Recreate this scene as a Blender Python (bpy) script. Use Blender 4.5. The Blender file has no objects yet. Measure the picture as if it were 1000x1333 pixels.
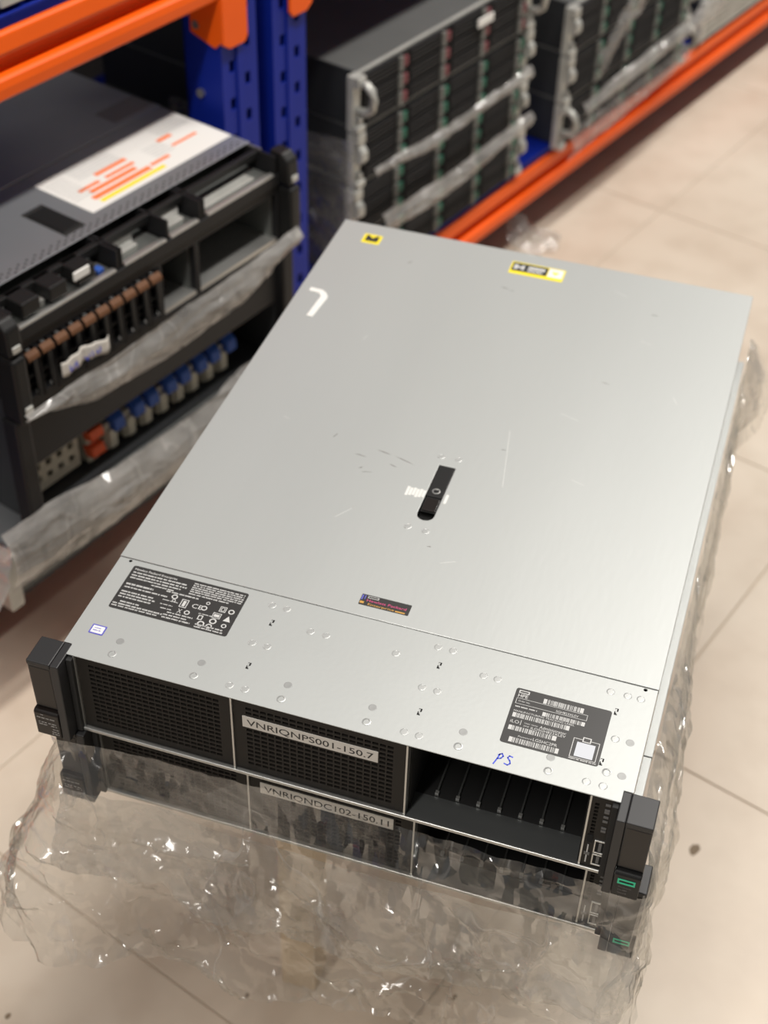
import bpy, bmesh, math, random
from mathutils import Vector, Matrix, noise

random.seed(7)
SC = bpy.context.scene
COL = SC.collection

# ------------------------------------------------------------------ camera
cam_data = bpy.data.cameras.new('camera')
cam = bpy.data.objects.new('camera', cam_data)
COL.objects.link(cam)
rot = Matrix(((0.95152684, -0.22235231, 0.21249970),
              (0.30653771, 0.62915795, -0.71427929),
              (0.02512578, 0.74479509, 0.66682004)))
cam.matrix_world = Matrix.Translation((0.4513, -0.6523, 1.4403)) @ rot.to_4x4()
cam_data.sensor_fit = 'VERTICAL'
cam_data.sensor_height = 36.0
cam_data.lens = 1895.07 / 1333.0 * 36.0
cam_data.clip_start = 0.02
cam_data.dof.use_dof = True
cam_data.dof.focus_distance = 1.075
cam_data.dof.aperture_fstop = 5.8
SC.camera = cam

# ------------------------------------------------------------------ world, lamps, exposure
RANG = math.radians(71.604)                 # direction of the racking and of the aisle
RU = Vector((math.cos(RANG), math.sin(RANG), 0))
RN = Vector((-math.sin(RANG), math.cos(RANG), 0))
RP = Vector((-0.2069, 1.0328, 0))

def rackpt(s, t, z=0.0):                    # millimetres along / into the racking -> world metres
    return RP + RU * (s / 1000) + RN * (t / 1000) + Vector((0, 0, z / 1000))

world = bpy.data.worlds.new('world')
SC.world = world
world.use_nodes = True
bg = world.node_tree.nodes['Background']
bg.inputs[0].default_value = (1.0, 0.97, 0.93, 1)
bg.inputs[1].default_value = 0.17

def ceiling_lamp(s, t, power, sx=1.2, sy=0.14):
    d = bpy.data.lights.new('ceiling_lamp', 'AREA')
    d.shape = 'RECTANGLE'
    d.size, d.size_y = sx, sy
    d.energy = power
    d.color = (1.0, 0.955, 0.90)
    o = bpy.data.objects.new('ceiling_lamp', d)
    COL.objects.link(o)
    o.location = rackpt(s, t, 2800)
    o.rotation_euler = (0, 0, RANG)
for s_, p_ in ((-3450, 20), (-1900, 30), (-350, 30), (1200, 34), (2750, 34), (4300, 34)):  # the first, behind the camera, is added for glints on the film
    ceiling_lamp(s_, -800, p_)

vs = SC.view_settings
vs.view_transform = 'Standard'
vs.look = 'None'
vs.gamma = 1.0
vs.use_curve_mapping = False
vs.exposure = 0.14
SC.cycles.transparent_max_bounces = 40

# ------------------------------------------------------------------ materials
MATS = {}
def principled(name, col, rough=0.5, metal=0.0, spec=None, var=0.0, vscale=8.0, bump=0.0, bscale=60.0,
               emit=None, stretch=None, coat=0.0):
    m = bpy.data.materials.new(name)
    m.use_nodes = True
    nt = m.node_tree
    b = nt.nodes['Principled BSDF']
    b.inputs['Base Color'].default_value = (*col, 1)
    b.inputs['Roughness'].default_value = rough
    b.inputs['Metallic'].default_value = metal
    if spec is not None:
        b.inputs['Specular IOR Level'].default_value = spec
    if coat:
        b.inputs['Coat Weight'].default_value = coat
    if emit:
        b.inputs['Emission Color'].default_value = (*emit[0], 1)
        b.inputs['Emission Strength'].default_value = emit[1]
    if var or bump:
        tc = nt.nodes.new('ShaderNodeTexCoord')
        mp = nt.nodes.new('ShaderNodeMapping')
        if stretch:
            mp.inputs['Scale'].default_value = stretch
        nt.links.new(tc.outputs['Object'], mp.inputs['Vector'])
    if var:
        n = nt.nodes.new('ShaderNodeTexNoise')
        n.inputs['Scale'].default_value = vscale
        n.inputs['Detail'].default_value = 6
        r = nt.nodes.new('ShaderNodeValToRGB')
        r.color_ramp.elements[0].position = 0.3
        r.color_ramp.elements[1].position = 0.7
        r.color_ramp.elements[0].color = (*[max(0, c * (1 - var)) for c in col], 1)
        r.color_ramp.elements[1].color = (*[min(1, c * (1 + var)) for c in col], 1)
        nt.links.new(mp.outputs[0], n.inputs['Vector'])
        nt.links.new(n.outputs['Fac'], r.inputs[0])
        nt.links.new(r.outputs[0], b.inputs['Base Color'])
    if bump:
        n2 = nt.nodes.new('ShaderNodeTexNoise')
        n2.inputs['Scale'].default_value = bscale
        n2.inputs['Detail'].default_value = 4
        bp = nt.nodes.new('ShaderNodeBump')
        bp.inputs['Strength'].default_value = bump
        bp.inputs['Distance'].default_value = 0.002
        nt.links.new(mp.outputs[0], n2.inputs['Vector'])
        nt.links.new(n2.outputs['Fac'], bp.inputs['Height'])
        nt.links.new(bp.outputs[0], b.inputs['Normal'])
    MATS[name] = m
    return m

def film_material(name, haze, gloss, tint=0.95, bscale=40.0, bump=0.5, crease=0.25, facet=2.4):
    m = bpy.data.materials.new(name)
    m.use_nodes = True
    nt = m.node_tree
    nt.nodes.clear()
    out = nt.nodes.new('ShaderNodeOutputMaterial')
    tr = nt.nodes.new('ShaderNodeBsdfTransparent')
    tr.inputs[0].default_value = (tint, tint, tint * 0.985, 1)
    gl = nt.nodes.new('ShaderNodeBsdfGlossy')
    gl.inputs['Roughness'].default_value = 0.15
    gl.inputs[0].default_value = (1, 1, 1, 1)
    df = nt.nodes.new('ShaderNodeBsdfDiffuse')
    df.inputs[0].default_value = (0.72, 0.705, 0.68, 1)
    tl = nt.nodes.new('ShaderNodeBsdfTranslucent')
    tl.inputs[0].default_value = (0.72, 0.705, 0.68, 1)
    hz = nt.nodes.new('ShaderNodeMixShader')
    hz.inputs[0].default_value = 0.5
    nt.links.new(df.outputs[0], hz.inputs[1])
    nt.links.new(tl.outputs[0], hz.inputs[2])
    tc = nt.nodes.new('ShaderNodeTexCoord')
    nz = nt.nodes.new('ShaderNodeTexNoise')
    nz.inputs['Scale'].default_value = 14
    nz.inputs['Detail'].default_value = 5
    mr = nt.nodes.new('ShaderNodeMapRange')
    mr.inputs['From Min'].default_value = 0.3
    mr.inputs['From Max'].default_value = 0.75
    mr.inputs['To Min'].default_value = haze * 0.6
    mr.inputs['To Max'].default_value = haze * 1.6
    nt.links.new(tc.outputs['Object'], nz.inputs['Vector'])
    nt.links.new(nz.outputs['Fac'], mr.inputs['Value'])
    m1 = nt.nodes.new('ShaderNodeMixShader')
    cm = nt.nodes.new('ShaderNodeMapping')
    cm.inputs['Rotation'].default_value = (0.2, 0.7, 0.5)
    cm.inputs['Scale'].default_value = (1.0, 1.0, 0.4)
    cn = nt.nodes.new('ShaderNodeTexNoise')
    cn.inputs['Scale'].default_value = 9
    cn.inputs['Detail'].default_value = 3
    ab = nt.nodes.new('ShaderNodeMath')
    ab.operation = 'SUBTRACT'
    ab.inputs[1].default_value = 0.5
    ab2 = nt.nodes.new('ShaderNodeMath')
    ab2.operation = 'ABSOLUTE'
    cr = nt.nodes.new('ShaderNodeMapRange')
    cr.inputs['From Min'].default_value = 0.0
    cr.inputs['From Max'].default_value = 0.008
    cr.inputs['To Min'].default_value = crease
    cr.inputs['To Max'].default_value = 0.0
    hs = nt.nodes.new('ShaderNodeMath')
    hs.operation = 'ADD'
    hs.use_clamp = True
    nt.links.new(tc.outputs['Object'], cm.inputs['Vector'])
    nt.links.new(cm.outputs[0], cn.inputs['Vector'])
    nt.links.new(cn.outputs['Fac'], ab.inputs[0])
    nt.links.new(ab.outputs[0], ab2.inputs[0])
    nt.links.new(ab2.outputs[0], cr.inputs['Value'])
    nt.links.new(mr.outputs[0], hs.inputs[0])
    nt.links.new(cr.outputs[0], hs.inputs[1])
    nt.links.new(hs.outputs[0], m1.inputs[0])
    nt.links.new(tr.outputs[0], m1.inputs[1])
    nt.links.new(hz.outputs[0], m1.inputs[2])
    mp = nt.nodes.new('ShaderNodeMapping')
    mp.inputs['Rotation'].default_value = (0.3, 0.9, 0.4)
    mp.inputs['Scale'].default_value = (1.0, 1.0, 0.3)
    nt.links.new(tc.outputs['Object'], mp.inputs['Vector'])
    n2 = nt.nodes.new('ShaderNodeTexNoise')
    n2.noise_type = 'RIDGED_MULTIFRACTAL'
    n2.inputs['Scale'].default_value = bscale
    n2.inputs['Detail'].default_value = 3
    n3 = nt.nodes.new('ShaderNodeTexVoronoi')
    n3.inputs['Scale'].default_value = bscale * 0.8
    nt.links.new(tc.outputs['Object'], n3.inputs['Vector'])
    ad = nt.nodes.new('ShaderNodeMath')
    ad.operation = 'MULTIPLY_ADD'
    ad.inputs[1].default_value = 0.5
    bp = nt.nodes.new('ShaderNodeBump')
    bp.inputs['Strength'].default_value = bump
    bp.inputs['Distance'].default_value = 0.012
    nt.links.new(mp.outputs[0], n2.inputs['Vector'])
    nt.links.new(n2.outputs['Fac'], ad.inputs[0])
    nt.links.new(n3.outputs['Distance'], ad.inputs[2])
    nt.links.new(ad.outputs[0], bp.inputs['Height'])
    fm = nt.nodes.new('ShaderNodeMapping')
    fm.inputs['Rotation'].default_value = (0.5, 1.0, 0.2)
    fm.inputs['Scale'].default_value = (1.0, 1.0, 0.22)
    nt.links.new(tc.outputs['Object'], fm.inputs['Vector'])
    vo = nt.nodes.new('ShaderNodeTexVoronoi')
    vo.inputs['Scale'].default_value = 150
    nt.links.new(fm.outputs[0], vo.inputs['Vector'])
    sb = nt.nodes.new('ShaderNodeVectorMath')
    sb.operation = 'SUBTRACT'
    sb.inputs[1].default_value = (0.5, 0.5, 0.5)
    nt.links.new(vo.outputs['Color'], sb.inputs[0])
    kn = nt.nodes.new('ShaderNodeTexNoise')
    kn.inputs['Scale'].default_value = 12
    kn.inputs['Detail'].default_value = 2
    nt.links.new(tc.outputs['Object'], kn.inputs['Vector'])
    km = nt.nodes.new('ShaderNodeMapRange')
    km.inputs['From Min'].default_value = 0.46
    km.inputs['From Max'].default_value = 0.66
    km.inputs['To Min'].default_value = 0.04
    km.inputs['To Max'].default_value = facet
    nt.links.new(kn.outputs['Fac'], km.inputs['Value'])
    scl = nt.nodes.new('ShaderNodeVectorMath')
    scl.operation = 'SCALE'
    nt.links.new(sb.outputs[0], scl.inputs[0])
    nt.links.new(km.outputs[0], scl.inputs['Scale'])
    av = nt.nodes.new('ShaderNodeVectorMath')
    av.operation = 'ADD'
    nt.links.new(bp.outputs[0], av.inputs[0])
    nt.links.new(scl.outputs[0], av.inputs[1])
    nv_ = nt.nodes.new('ShaderNodeVectorMath')
    nv_.operation = 'NORMALIZE'
    nt.links.new(av.outputs[0], nv_.inputs[0])
    nt.links.new(nv_.outputs[0], gl.inputs['Normal'])
    fr = nt.nodes.new('ShaderNodeFresnel')
    fr.inputs['IOR'].default_value = 1.45
    nt.links.new(bp.outputs[0], fr.inputs['Normal'])
    mu = nt.nodes.new('ShaderNodeMath')
    mu.operation = 'MULTIPLY'
    mu.use_clamp = True
    mu.inputs[1].default_value = gloss
    nt.links.new(fr.outputs[0], mu.inputs[0])
    mn = nt.nodes.new('ShaderNodeMath')
    mn.operation = 'MINIMUM'
    mn.inputs[1].default_value = 0.20
    nt.links.new(mu.outputs[0], mn.inputs[0])
    m2 = nt.nodes.new('ShaderNodeMixShader')
    nt.links.new(mn.outputs[0], m2.inputs[0])
    nt.links.new(m1.outputs[0], m2.inputs[1])
    nt.links.new(gl.outputs[0], m2.inputs[2])
    nt.links.new(m2.outputs[0], out.inputs[0])
    MATS[name] = m
    return m

P = principled
P('galvanised', (0.44, 0.455, 0.445), 0.47, 0.45, spec=0.3, var=0.035, vscale=5, bump=0.03, bscale=220, stretch=(1, .25, 1))
P('galvanised_front', (0.44, 0.455, 0.445), 0.47, 0.45, spec=0.3, var=0.03, vscale=6, bump=0.03, bscale=240)
P('steel', (0.55, 0.55, 0.53), 0.35, 0.8, var=0.05)
P('rivet_steel', (0.44, 0.45, 0.44), 0.42, 0.5)
P('rivet_grey', (0.30, 0.305, 0.30), 0.5, 0.4)
P('dark_steel', (0.10, 0.105, 0.105), 0.45, 0.6, var=0.1)
P('rail_grey', (0.05, 0.052, 0.05), 0.5)
P('inner_steel', (0.22, 0.23, 0.22), 0.45, 0.7, var=0.1)
P('black_plastic', (0.010, 0.010, 0.010), 0.45, 0, spec=0.3, bump=0.05, bscale=900)
P('black_matte', (0.010, 0.010, 0.010), 0.7)
P('grille_black', (0.014, 0.012, 0.010), 0.55, 0, spec=0.25)
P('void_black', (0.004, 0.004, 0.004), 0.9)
P('ear_grey', (0.022, 0.022, 0.023), 0.42, spec=0.4)
P('ear_panel', (0.012, 0.009, 0.008), 0.3, spec=0.35)
P('label_black', (0.028, 0.027, 0.026), 0.40)
P('label_white', (0.72, 0.71, 0.68), 0.5)
P('print_grey', (0.50, 0.50, 0.49), 0.5)
P('pale_print', (0.50, 0.52, 0.56), 0.5)
P('print_dim', (0.12, 0.12, 0.12), 0.5)
P('print_black', (0.02, 0.02, 0.02), 0.5)
P('tape_white', (0.60, 0.57, 0.52), 0.45)
P('logo_green', (0.03, 0.55, 0.30), 0.4)
P('yellow', (0.80, 0.66, 0.02), 0.5)
P('ink_blue', (0.03, 0.06, 0.55), 0.5)
P('sticker_violet', (0.10, 0.10, 0.42), 0.45)
P('holo_pink', (0.75, 0.12, 0.28), 0.3, 0.5)
P('holo_gold', (0.80, 0.45, 0.12), 0.3, 0.5)
P('scuff', (0.16, 0.15, 0.14), 0.6, 0.3)
P('tape_clear', (0.66, 0.66, 0.63), 0.5)
P('orange_paint', (0.82, 0.105, 0.004), 0.42, 0, spec=0.25, var=0.04)
P('blue_paint', (0.005, 0.018, 0.24), 0.45, 0, spec=0.2, var=0.08)
P('bolt_zinc', (0.45, 0.45, 0.43), 0.4, 0.9)
P('wood', (0.66, 0.52, 0.35), 0.55, 0, var=0.18, vscale=14, stretch=(1, 1, .12))
P('lid_grey', (0.46, 0.48, 0.50), 0.38, 0.8, var=0.06)
P('chassis_black', (0.010, 0.010, 0.011), 0.5, 0, spec=0.3)
P('chassis_dark', (0.045, 0.048, 0.052), 0.45, 0.4, var=0.1)
P('zinc_ear', (0.46, 0.46, 0.43), 0.42, 0.4, var=0.12, vscale=30)
P('beige_plastic', (0.60, 0.57, 0.47), 0.5, var=0.1, vscale=40)
P('latch_blue', (0.03, 0.10, 0.42), 0.45)
P('latch_orange', (0.75, 0.10, 0.02), 0.45)
P('tip_brown', (0.13, 0.06, 0.03), 0.6, spec=0.2)
P('scratch', (0.58, 0.59, 0.57), 0.5, 0.2)
P('shelf_lid', (0.17, 0.175, 0.17), 0.45, 0.5, var=0.08)
P('maroon', (0.14, 0.025, 0.035), 0.5)
P('lever_grey', (0.14, 0.14, 0.13), 0.5)
P('button_green', (0.004, 0.10, 0.06), 0.45)
P('print_orange', (0.85, 0.20, 0.06), 0.5)
P('wall_paint', (0.16, 0.155, 0.15), 0.8, var=0.05)
P('grout', (0.50, 0.42, 0.33), 0.8, var=0.15, vscale=12)
P('stain_brown', (0.20, 0.15, 0.10), 0.8)
film_material('film_clear', 0.08, 2.0, 0.955, 22, 0.7, 0.26, 5.0)
film_material('film_fold', 0.32, 2.2, 0.92, 20, 0.7, 0.30, 5.0)
film_material('film_side', 0.28, 1.3, 0.94, 18, 0.4, 0.2, 1.2)
film_material('film_milky', 0.50, 1.2, 0.90, 16, 0.4, 0.2, 0.8)

def tile_material():
    m = P('floor_tile', (0.66, 0.56, 0.45), 0.34, 0, spec=0.4)
    nt = m.node_tree
    b = nt.nodes['Principled BSDF']
    tc = nt.nodes.new('ShaderNodeTexCoord')
    geo = nt.nodes.new('ShaderNodeNewGeometry')
    n1 = nt.nodes.new('ShaderNodeTexNoise')
    n1.inputs['Scale'].default_value = 2.6
    n1.inputs['Detail'].default_value = 5
    n2 = nt.nodes.new('ShaderNodeTexNoise')
    n2.inputs['Scale'].default_value = 11
    n2.inputs['Detail'].default_value = 6
    nt.links.new(geo.outputs['Position'], n1.inputs['Vector'])
    nt.links.new(geo.outputs['Position'], n2.inputs['Vector'])
    r1 = nt.nodes.new('ShaderNodeValToRGB')
    r1.color_ramp.elements[0].position = 0.32
    r1.color_ramp.elements[1].position = 0.68
    r1.color_ramp.elements[0].color = (0.57, 0.48, 0.385, 1)
    r1.color_ramp.elements[1].color = (0.66, 0.585, 0.485, 1)
    r2 = nt.nodes.new('ShaderNodeValToRGB')
    r2.color_ramp.elements[0].position = 0.28
    r2.color_ramp.elements[1].position = 0.55
    r2.color_ramp.elements[0].color = (0.78, 0.74, 0.70, 1)
    r2.color_ramp.elements[1].color = (1, 1, 1, 1)
    mx = nt.nodes.new('ShaderNodeMixRGB')
    mx.blend_type = 'MULTIPLY'
    mx.inputs[0].default_value = 0.45
    nt.links.new(n1.outputs['Fac'], r1.inputs[0])
    nt.links.new(n2.outputs['Fac'], r2.inputs[0])
    nt.links.new(r1.outputs[0], mx.inputs[1])
    nt.links.new(r2.outputs[0], mx.inputs[2])
    nt.links.new(mx.outputs[0], b.inputs['Base Color'])
    rr = nt.nodes.new('ShaderNodeMapRange')
    rr.inputs['To Min'].default_value = 0.28
    rr.inputs['To Max'].default_value = 0.48
    nt.links.new(n2.outputs['Fac'], rr.inputs['Value'])
    nt.links.new(rr.outputs[0], b.inputs['Roughness'])
tile_material()

# ------------------------------------------------------------------ mesh helpers (millimetres in, metres out)
class MB:
    def __init__(self):
        self.v, self.f = [], []
    def add(self, verts, faces):
        k = len(self.v)
        self.v += [tuple(p) for p in verts]
        self.f += [tuple(i + k for i in q) for q in faces]
        return self
    def box(self, x0, x1, y0, y1, z0, z1):
        return self.add([(x0, y0, z0), (x1, y0, z0), (x1, y1, z0), (x0, y1, z0),
                         (x0, y0, z1), (x1, y0, z1), (x1, y1, z1), (x0, y1, z1)],
                        [(0, 3, 2, 1), (4, 5, 6, 7), (0, 1, 5, 4), (1, 2, 6, 5), (2, 3, 7, 6), (3, 0, 4, 7)])
    def prism(self, poly, axis, a0, a1):
        """poly: list of 2-D points; extruded along axis 'x' (poly is y,z), 'y' (poly is x,z) or 'z' (poly is x,y)."""
        def p3(p, a):
            return {'x': (a, p[0], p[1]), 'y': (p[0], a, p[1]), 'z': (p[0], p[1], a)}[axis]
        n = len(poly)
        vs_ = [p3(p, a0) for p in poly] + [p3(p, a1) for p in poly]
        fs = [tuple(range(n - 1, -1, -1)), tuple(range(n, 2 * n))]
        for i in range(n):
            j = (i + 1) % n
            fs.append((i, j, n + j, n + i))
        return self.add(vs_, fs)
    def lathe(self, cx, cy, prof, n=16):
        """profile of (radius, z), closed at both ends, round a vertical axis."""
        vs_, fs = [], []
        for r, z in prof:
            for i in range(n):
                a = 2 * math.pi * i / n
                vs_.append((cx + r * math.cos(a), cy + r * math.sin(a), z))
        for k in range(len(prof) - 1):
            for i in range(n):
                j = (i + 1) % n
                fs.append((k * n + i, k * n + j, (k + 1) * n + j, (k + 1) * n + i))
        fs.append(tuple(range(n - 1, -1, -1)))
        fs.append(tuple((len(prof) - 1) * n + i for i in range(n)))
        return self.add(vs_, fs)
    def tube(self, pts, r, n=10):
        pts = [Vector(p) for p in pts]
        vs_, fs = [], []
        for i, p in enumerate(pts):
            d = (pts[min(i + 1, len(pts) - 1)] - pts[max(i - 1, 0)]).normalized()
            up = Vector((0, 0, 1)) if abs(d.z) < 0.9 else Vector((1, 0, 0))
            a = d.cross(up).normalized()
            b = d.cross(a)
            for k in range(n):
                t = 2 * math.pi * k / n
                vs_.append(p + a * (r * math.cos(t)) + b * (r * math.sin(t)))
        for i in range(len(pts) - 1):
            for k in range(n):
                j = (k + 1) % n
                fs.append((i * n + k, i * n + j, (i + 1) * n + j, (i + 1) * n + k))
        fs.append(tuple(range(n - 1, -1, -1)))
        fs.append(tuple((len(pts) - 1) * n + k for k in range(n)))
        return self.add(vs_, fs)
    def mesh(self, name):
        me = bpy.data.meshes.new(name)
        me.from_pydata([(x / 1000, y / 1000, z / 1000) for x, y, z in self.v], [], self.f)
        bm = bmesh.new()
        bm.from_mesh(me)
        bmesh.ops.recalc_face_normals(bm, faces=bm.faces)
        bm.to_mesh(me)
        bm.free()
        return me
    def build(self, name, mat, parent=None, bevel=0.0, seg=2, smooth=False):
        return link(name, self.mesh(name), mat, parent, bevel, seg, smooth)

def link(name, me, mat, parent=None, bevel=0.0, seg=2, smooth=False):
    if mat:
        me.materials.clear()
        me.materials.append(MATS[mat])
    o = bpy.data.objects.new(name, me)
    COL.objects.link(o)
    o.parent = parent
    if bevel:
        b = o.modifiers.new('bevel', 'BEVEL')
        b.width = bevel / 1000
        b.segments = seg
        b.limit_method = 'ANGLE'
        b.angle_limit = math.radians(40)
    if smooth:
        for p in me.polygons:
            p.use_smooth = True
    return o

def box(name, mat, parent, x0, x1, y0, y1, z0, z1, bevel=0.0):
    return MB().box(x0, x1, y0, y1, z0, z1).build(name, mat, parent, bevel)

def share(o, parent, dx=0, dy=0, dz=0, rotz=0, mat=None, name=None):
    """another object with the same mesh data"""
    c = o.copy()
    if name:
        c.name = name
    COL.objects.link(c)
    c.parent = parent
    c.location = o.location + Vector((dx / 1000, dy / 1000, dz / 1000))
    if rotz:
        c.rotation_euler.z = rotz
    return c

def copy_tree(o, parent=None):
    c = o.copy()
    COL.objects.link(c)
    c.parent = parent
    for ch in list(o.children):
        copy_tree(ch, c)
    return c

def tag(o, label, cat, group=None):
    o['label'] = label
    o['category'] = cat
    if group:
        o['group'] = group
    return o

def thing(name, loc, rotz, label, cat, group=None):
    o = bpy.data.objects.new(name, None)
    o.empty_display_size = 0.05
    COL.objects.link(o)
    o.location = loc
    o.rotation_euler = (0, 0, rotz)
    return tag(o, label, cat, group)

def plate_holes(xs, zs, holes, y0, y1):
    """upright plate in x-z with rectangular holes; xs, zs sorted cut lines, holes a set of (i, k) cells; y0 front, y1 back"""
    m = MB()
    idx = {}
    def vid(i, k, y):
        key = (i, k, y)
        if key not in idx:
            idx[key] = len(m.v)
            m.v.append((xs[i], y, zs[k]))
        return idx[key]
    ni, nk = len(xs) - 1, len(zs) - 1
    solid = lambda i, k: 0 <= i < ni and 0 <= k < nk and (i, k) not in holes
    for i in range(ni):
        for k in range(nk):
            if not solid(i, k):
                continue
            m.f.append((vid(i, k, y0), vid(i + 1, k, y0), vid(i + 1, k + 1, y0), vid(i, k + 1, y0)))
            m.f.append((vid(i, k + 1, y1), vid(i + 1, k + 1, y1), vid(i + 1, k, y1), vid(i, k, y1)))
            for di, dk, a, b in ((-1, 0, (i, k), (i, k + 1)), (1, 0, (i + 1, k + 1), (i + 1, k)),
                                 (0, -1, (i + 1, k), (i, k)), (0, 1, (i, k + 1), (i + 1, k + 1))):
                if not solid(i + di, k + dk):
                    m.f.append((vid(*a, y0), vid(*b, y0), vid(*b, y1), vid(*a, y1)))
    return m

def slot_plate(x0, x1, z0, z1, y0, y1, hx0, hx1, nx, sx, hz0, hz1, nz, sz):
    """plate with nx by nz slots of sx by sz spread over hx0..hx1, hz0..hz1"""
    px, pz = (hx1 - hx0) / nx, (hz1 - hz0) / nz
    xs, zs = [x0], [z0]
    for i in range(nx):
        c = hx0 + px * (i + .5)
        xs += [c - sx / 2, c + sx / 2]
    for k in range(nz):
        c = hz0 + pz * (k + .5)
        zs += [c - sz / 2, c + sz / 2]
    xs.append(x1)
    zs.append(z1)
    holes = {(2 * i + 1, 2 * k + 1) for i in range(nx) for k in range(nz)}
    return plate_holes(xs, zs, holes, y0, y1)

def sheet_holes(name, outer, holes, z0, z1):
    """flat sheet (x-y) with holes of any outline"""
    bm = bmesh.new()
    edges = []
    for loop in [outer] + holes:
        vs_ = [bm.verts.new((x / 1000, y / 1000, z0 / 1000)) for x, y in loop]
        for i in range(len(vs_)):
            edges.append(bm.edges.new((vs_[i], vs_[(i + 1) % len(vs_)])))
    bmesh.ops.triangle_fill(bm, use_beauty=True, use_dissolve=False, edges=edges)
    ret = bmesh.ops.extrude_face_region(bm, geom=list(bm.faces))
    bmesh.ops.translate(bm, verts=[g for g in ret['geom'] if isinstance(g, bmesh.types.BMVert)],
                        vec=(0, 0, (z1 - z0) / 1000))
    bmesh.ops.recalc_face_normals(bm, faces=bm.faces)
    me = bpy.data.meshes.new(name)
    bm.to_mesh(me)
    bm.free()
    return me

def circle(cx, cy, r, n=14):
    return [(cx + r * math.cos(2 * math.pi * i / n), cy + r * math.sin(2 * math.pi * i / n)) for i in range(n)]

def text_mesh(body, height, width=None, spacing=1.0, bold=0.0):
    """flat lettering as a mesh in x-y, lower left at the origin, capital height in mm; stretched to width if given"""
    cu = bpy.data.curves.new('lettering', 'FONT')
    cu.body = body
    cu.size = 1.0
    cu.resolution_u = 3
    cu.space_character = spacing
    cu.offset = bold
    ob = bpy.data.objects.new('lettering', cu)
    COL.objects.link(ob)
    dg = bpy.context.evaluated_depsgraph_get()
    me = bpy.data.meshes.new_from_object(ob.evaluated_get(dg))
    bpy.data.objects.remove(ob)
    bpy.data.curves.remove(cu)
    xs = [v.co.x for v in me.vertices]
    ys = [v.co.y for v in me.vertices]
    x0, x1, y0 = min(xs), max(xs), 0.0
    ky = height / 1000 / 0.70
    kx = (width / 1000) / (x1 - x0) if width else ky
    for v in me.vertices:
        v.co.x = (v.co.x - x0) * kx
        v.co.y = (v.co.y - y0) * ky
        v.co.z = 0
    return me

def text_top(name, body, mat, parent, x, y, z, height, width=None, spacing=1.0, bold=0.0):
    o = link(name, text_mesh(body, height, width, spacing, bold), mat, parent)
    o.location = (x / 1000, y / 1000, z / 1000)
    return o

def text_front(name, body, mat, parent, x, y, z, height, width=None, spacing=1.0, bold=0.0):
    o = link(name, text_mesh(body, height, width, spacing, bold), mat, parent)
    o.location = (x / 1000, y / 1000, z / 1000)
    o.rotation_euler = (math.pi / 2, 0, 0)
    return o

def words_rows(rows, z, seed=1, wmin=1.5, wmax=6.0):
    """rows of small print too fine to read: (x0, x1, y, height)"""
    rnd = random.Random(seed)
    m = MB()
    for x0, x1, y, h in rows:
        x = x0
        while x < x1 - 0.6:
            w = min(rnd.uniform(wmin, wmax), x1 - x)
            # a word: thin letter-like strokes
            k = x
            while k < x + w - 0.3:
                lw = min(rnd.uniform(0.35, 0.8), x + w - k)
                m.add([(k, y, z), (k + lw, y, z), (k + lw, y + h, z), (k, y + h, z)], [(0, 1, 2, 3)])
                k += lw + 0.22
            x += w + 0.7
    return m

def barcode(x0, x1, y0, y1, z, seed):
    rnd = random.Random(seed)
    m = MB()
    x = x0
    while x < x1:
        w = rnd.choice((0.35, 0.35, 0.6, 0.9))
        m.add([(x, y0, z), (min(x + w, x1), y0, z), (min(x + w, x1), y1, z), (x, y1, z)], [(0, 1, 2, 3)])
        x += w + rnd.choice((0.3, 0.45, 0.7))
    return m

# ------------------------------------------------------------------ the setting
floor = MB().box(-1800, 4200, -1900, 1600, -40, -2.5).build('floor', 'grout')
floor.location = RP
floor.rotation_euler.z = RANG
floor['kind'] = 'structure'
tile0 = None
for i in range(-3, 7):
    for j in range(-3, 3):
        x0, y0 = -229 + 600 * i, -740 + 600 * j
        if tile0 is None:
            tile0 = box('tile', 'floor_tile', floor, 1.1, 598.9, 1.1, 598.9, -10, 0, 1.0)
            tile0.location = (x0 / 1000, y0 / 1000, 0)
        else:
            c = share(tile0, floor)
            c.location = (x0 / 1000, y0 / 1000, 0)

def blob(name, s, t, r, mat, seed, squash=0.7):
    rnd = random.Random(seed)
    n = 14
    pts = [(s + r * rnd.uniform(.75, 1.1) * math.cos(2 * math.pi * i / n),
            t + r * squash * rnd.uniform(.75, 1.1) * math.sin(2 * math.pi * i / n)) for i in range(n)]
    return MB().prism(pts, 'z', -0.5, 0.5).build(name, mat, floor)
for k, (s_, t_, r_) in enumerate(((-965, -393, 4), (-794, -580, 3.4), (-330, -880, 9), (-660, -760, 4), (-1010, -360, 3))):
    blob('stain', s_, t_, r_, 'stain_brown', k)

wall = MB().box(-1800, 4200, 950, 1000, 0, 2600).build('wall_back', 'wall_paint')
wall.location = RP
wall.rotation_euler.z = RANG
wall['kind'] = 'structure'

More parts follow.
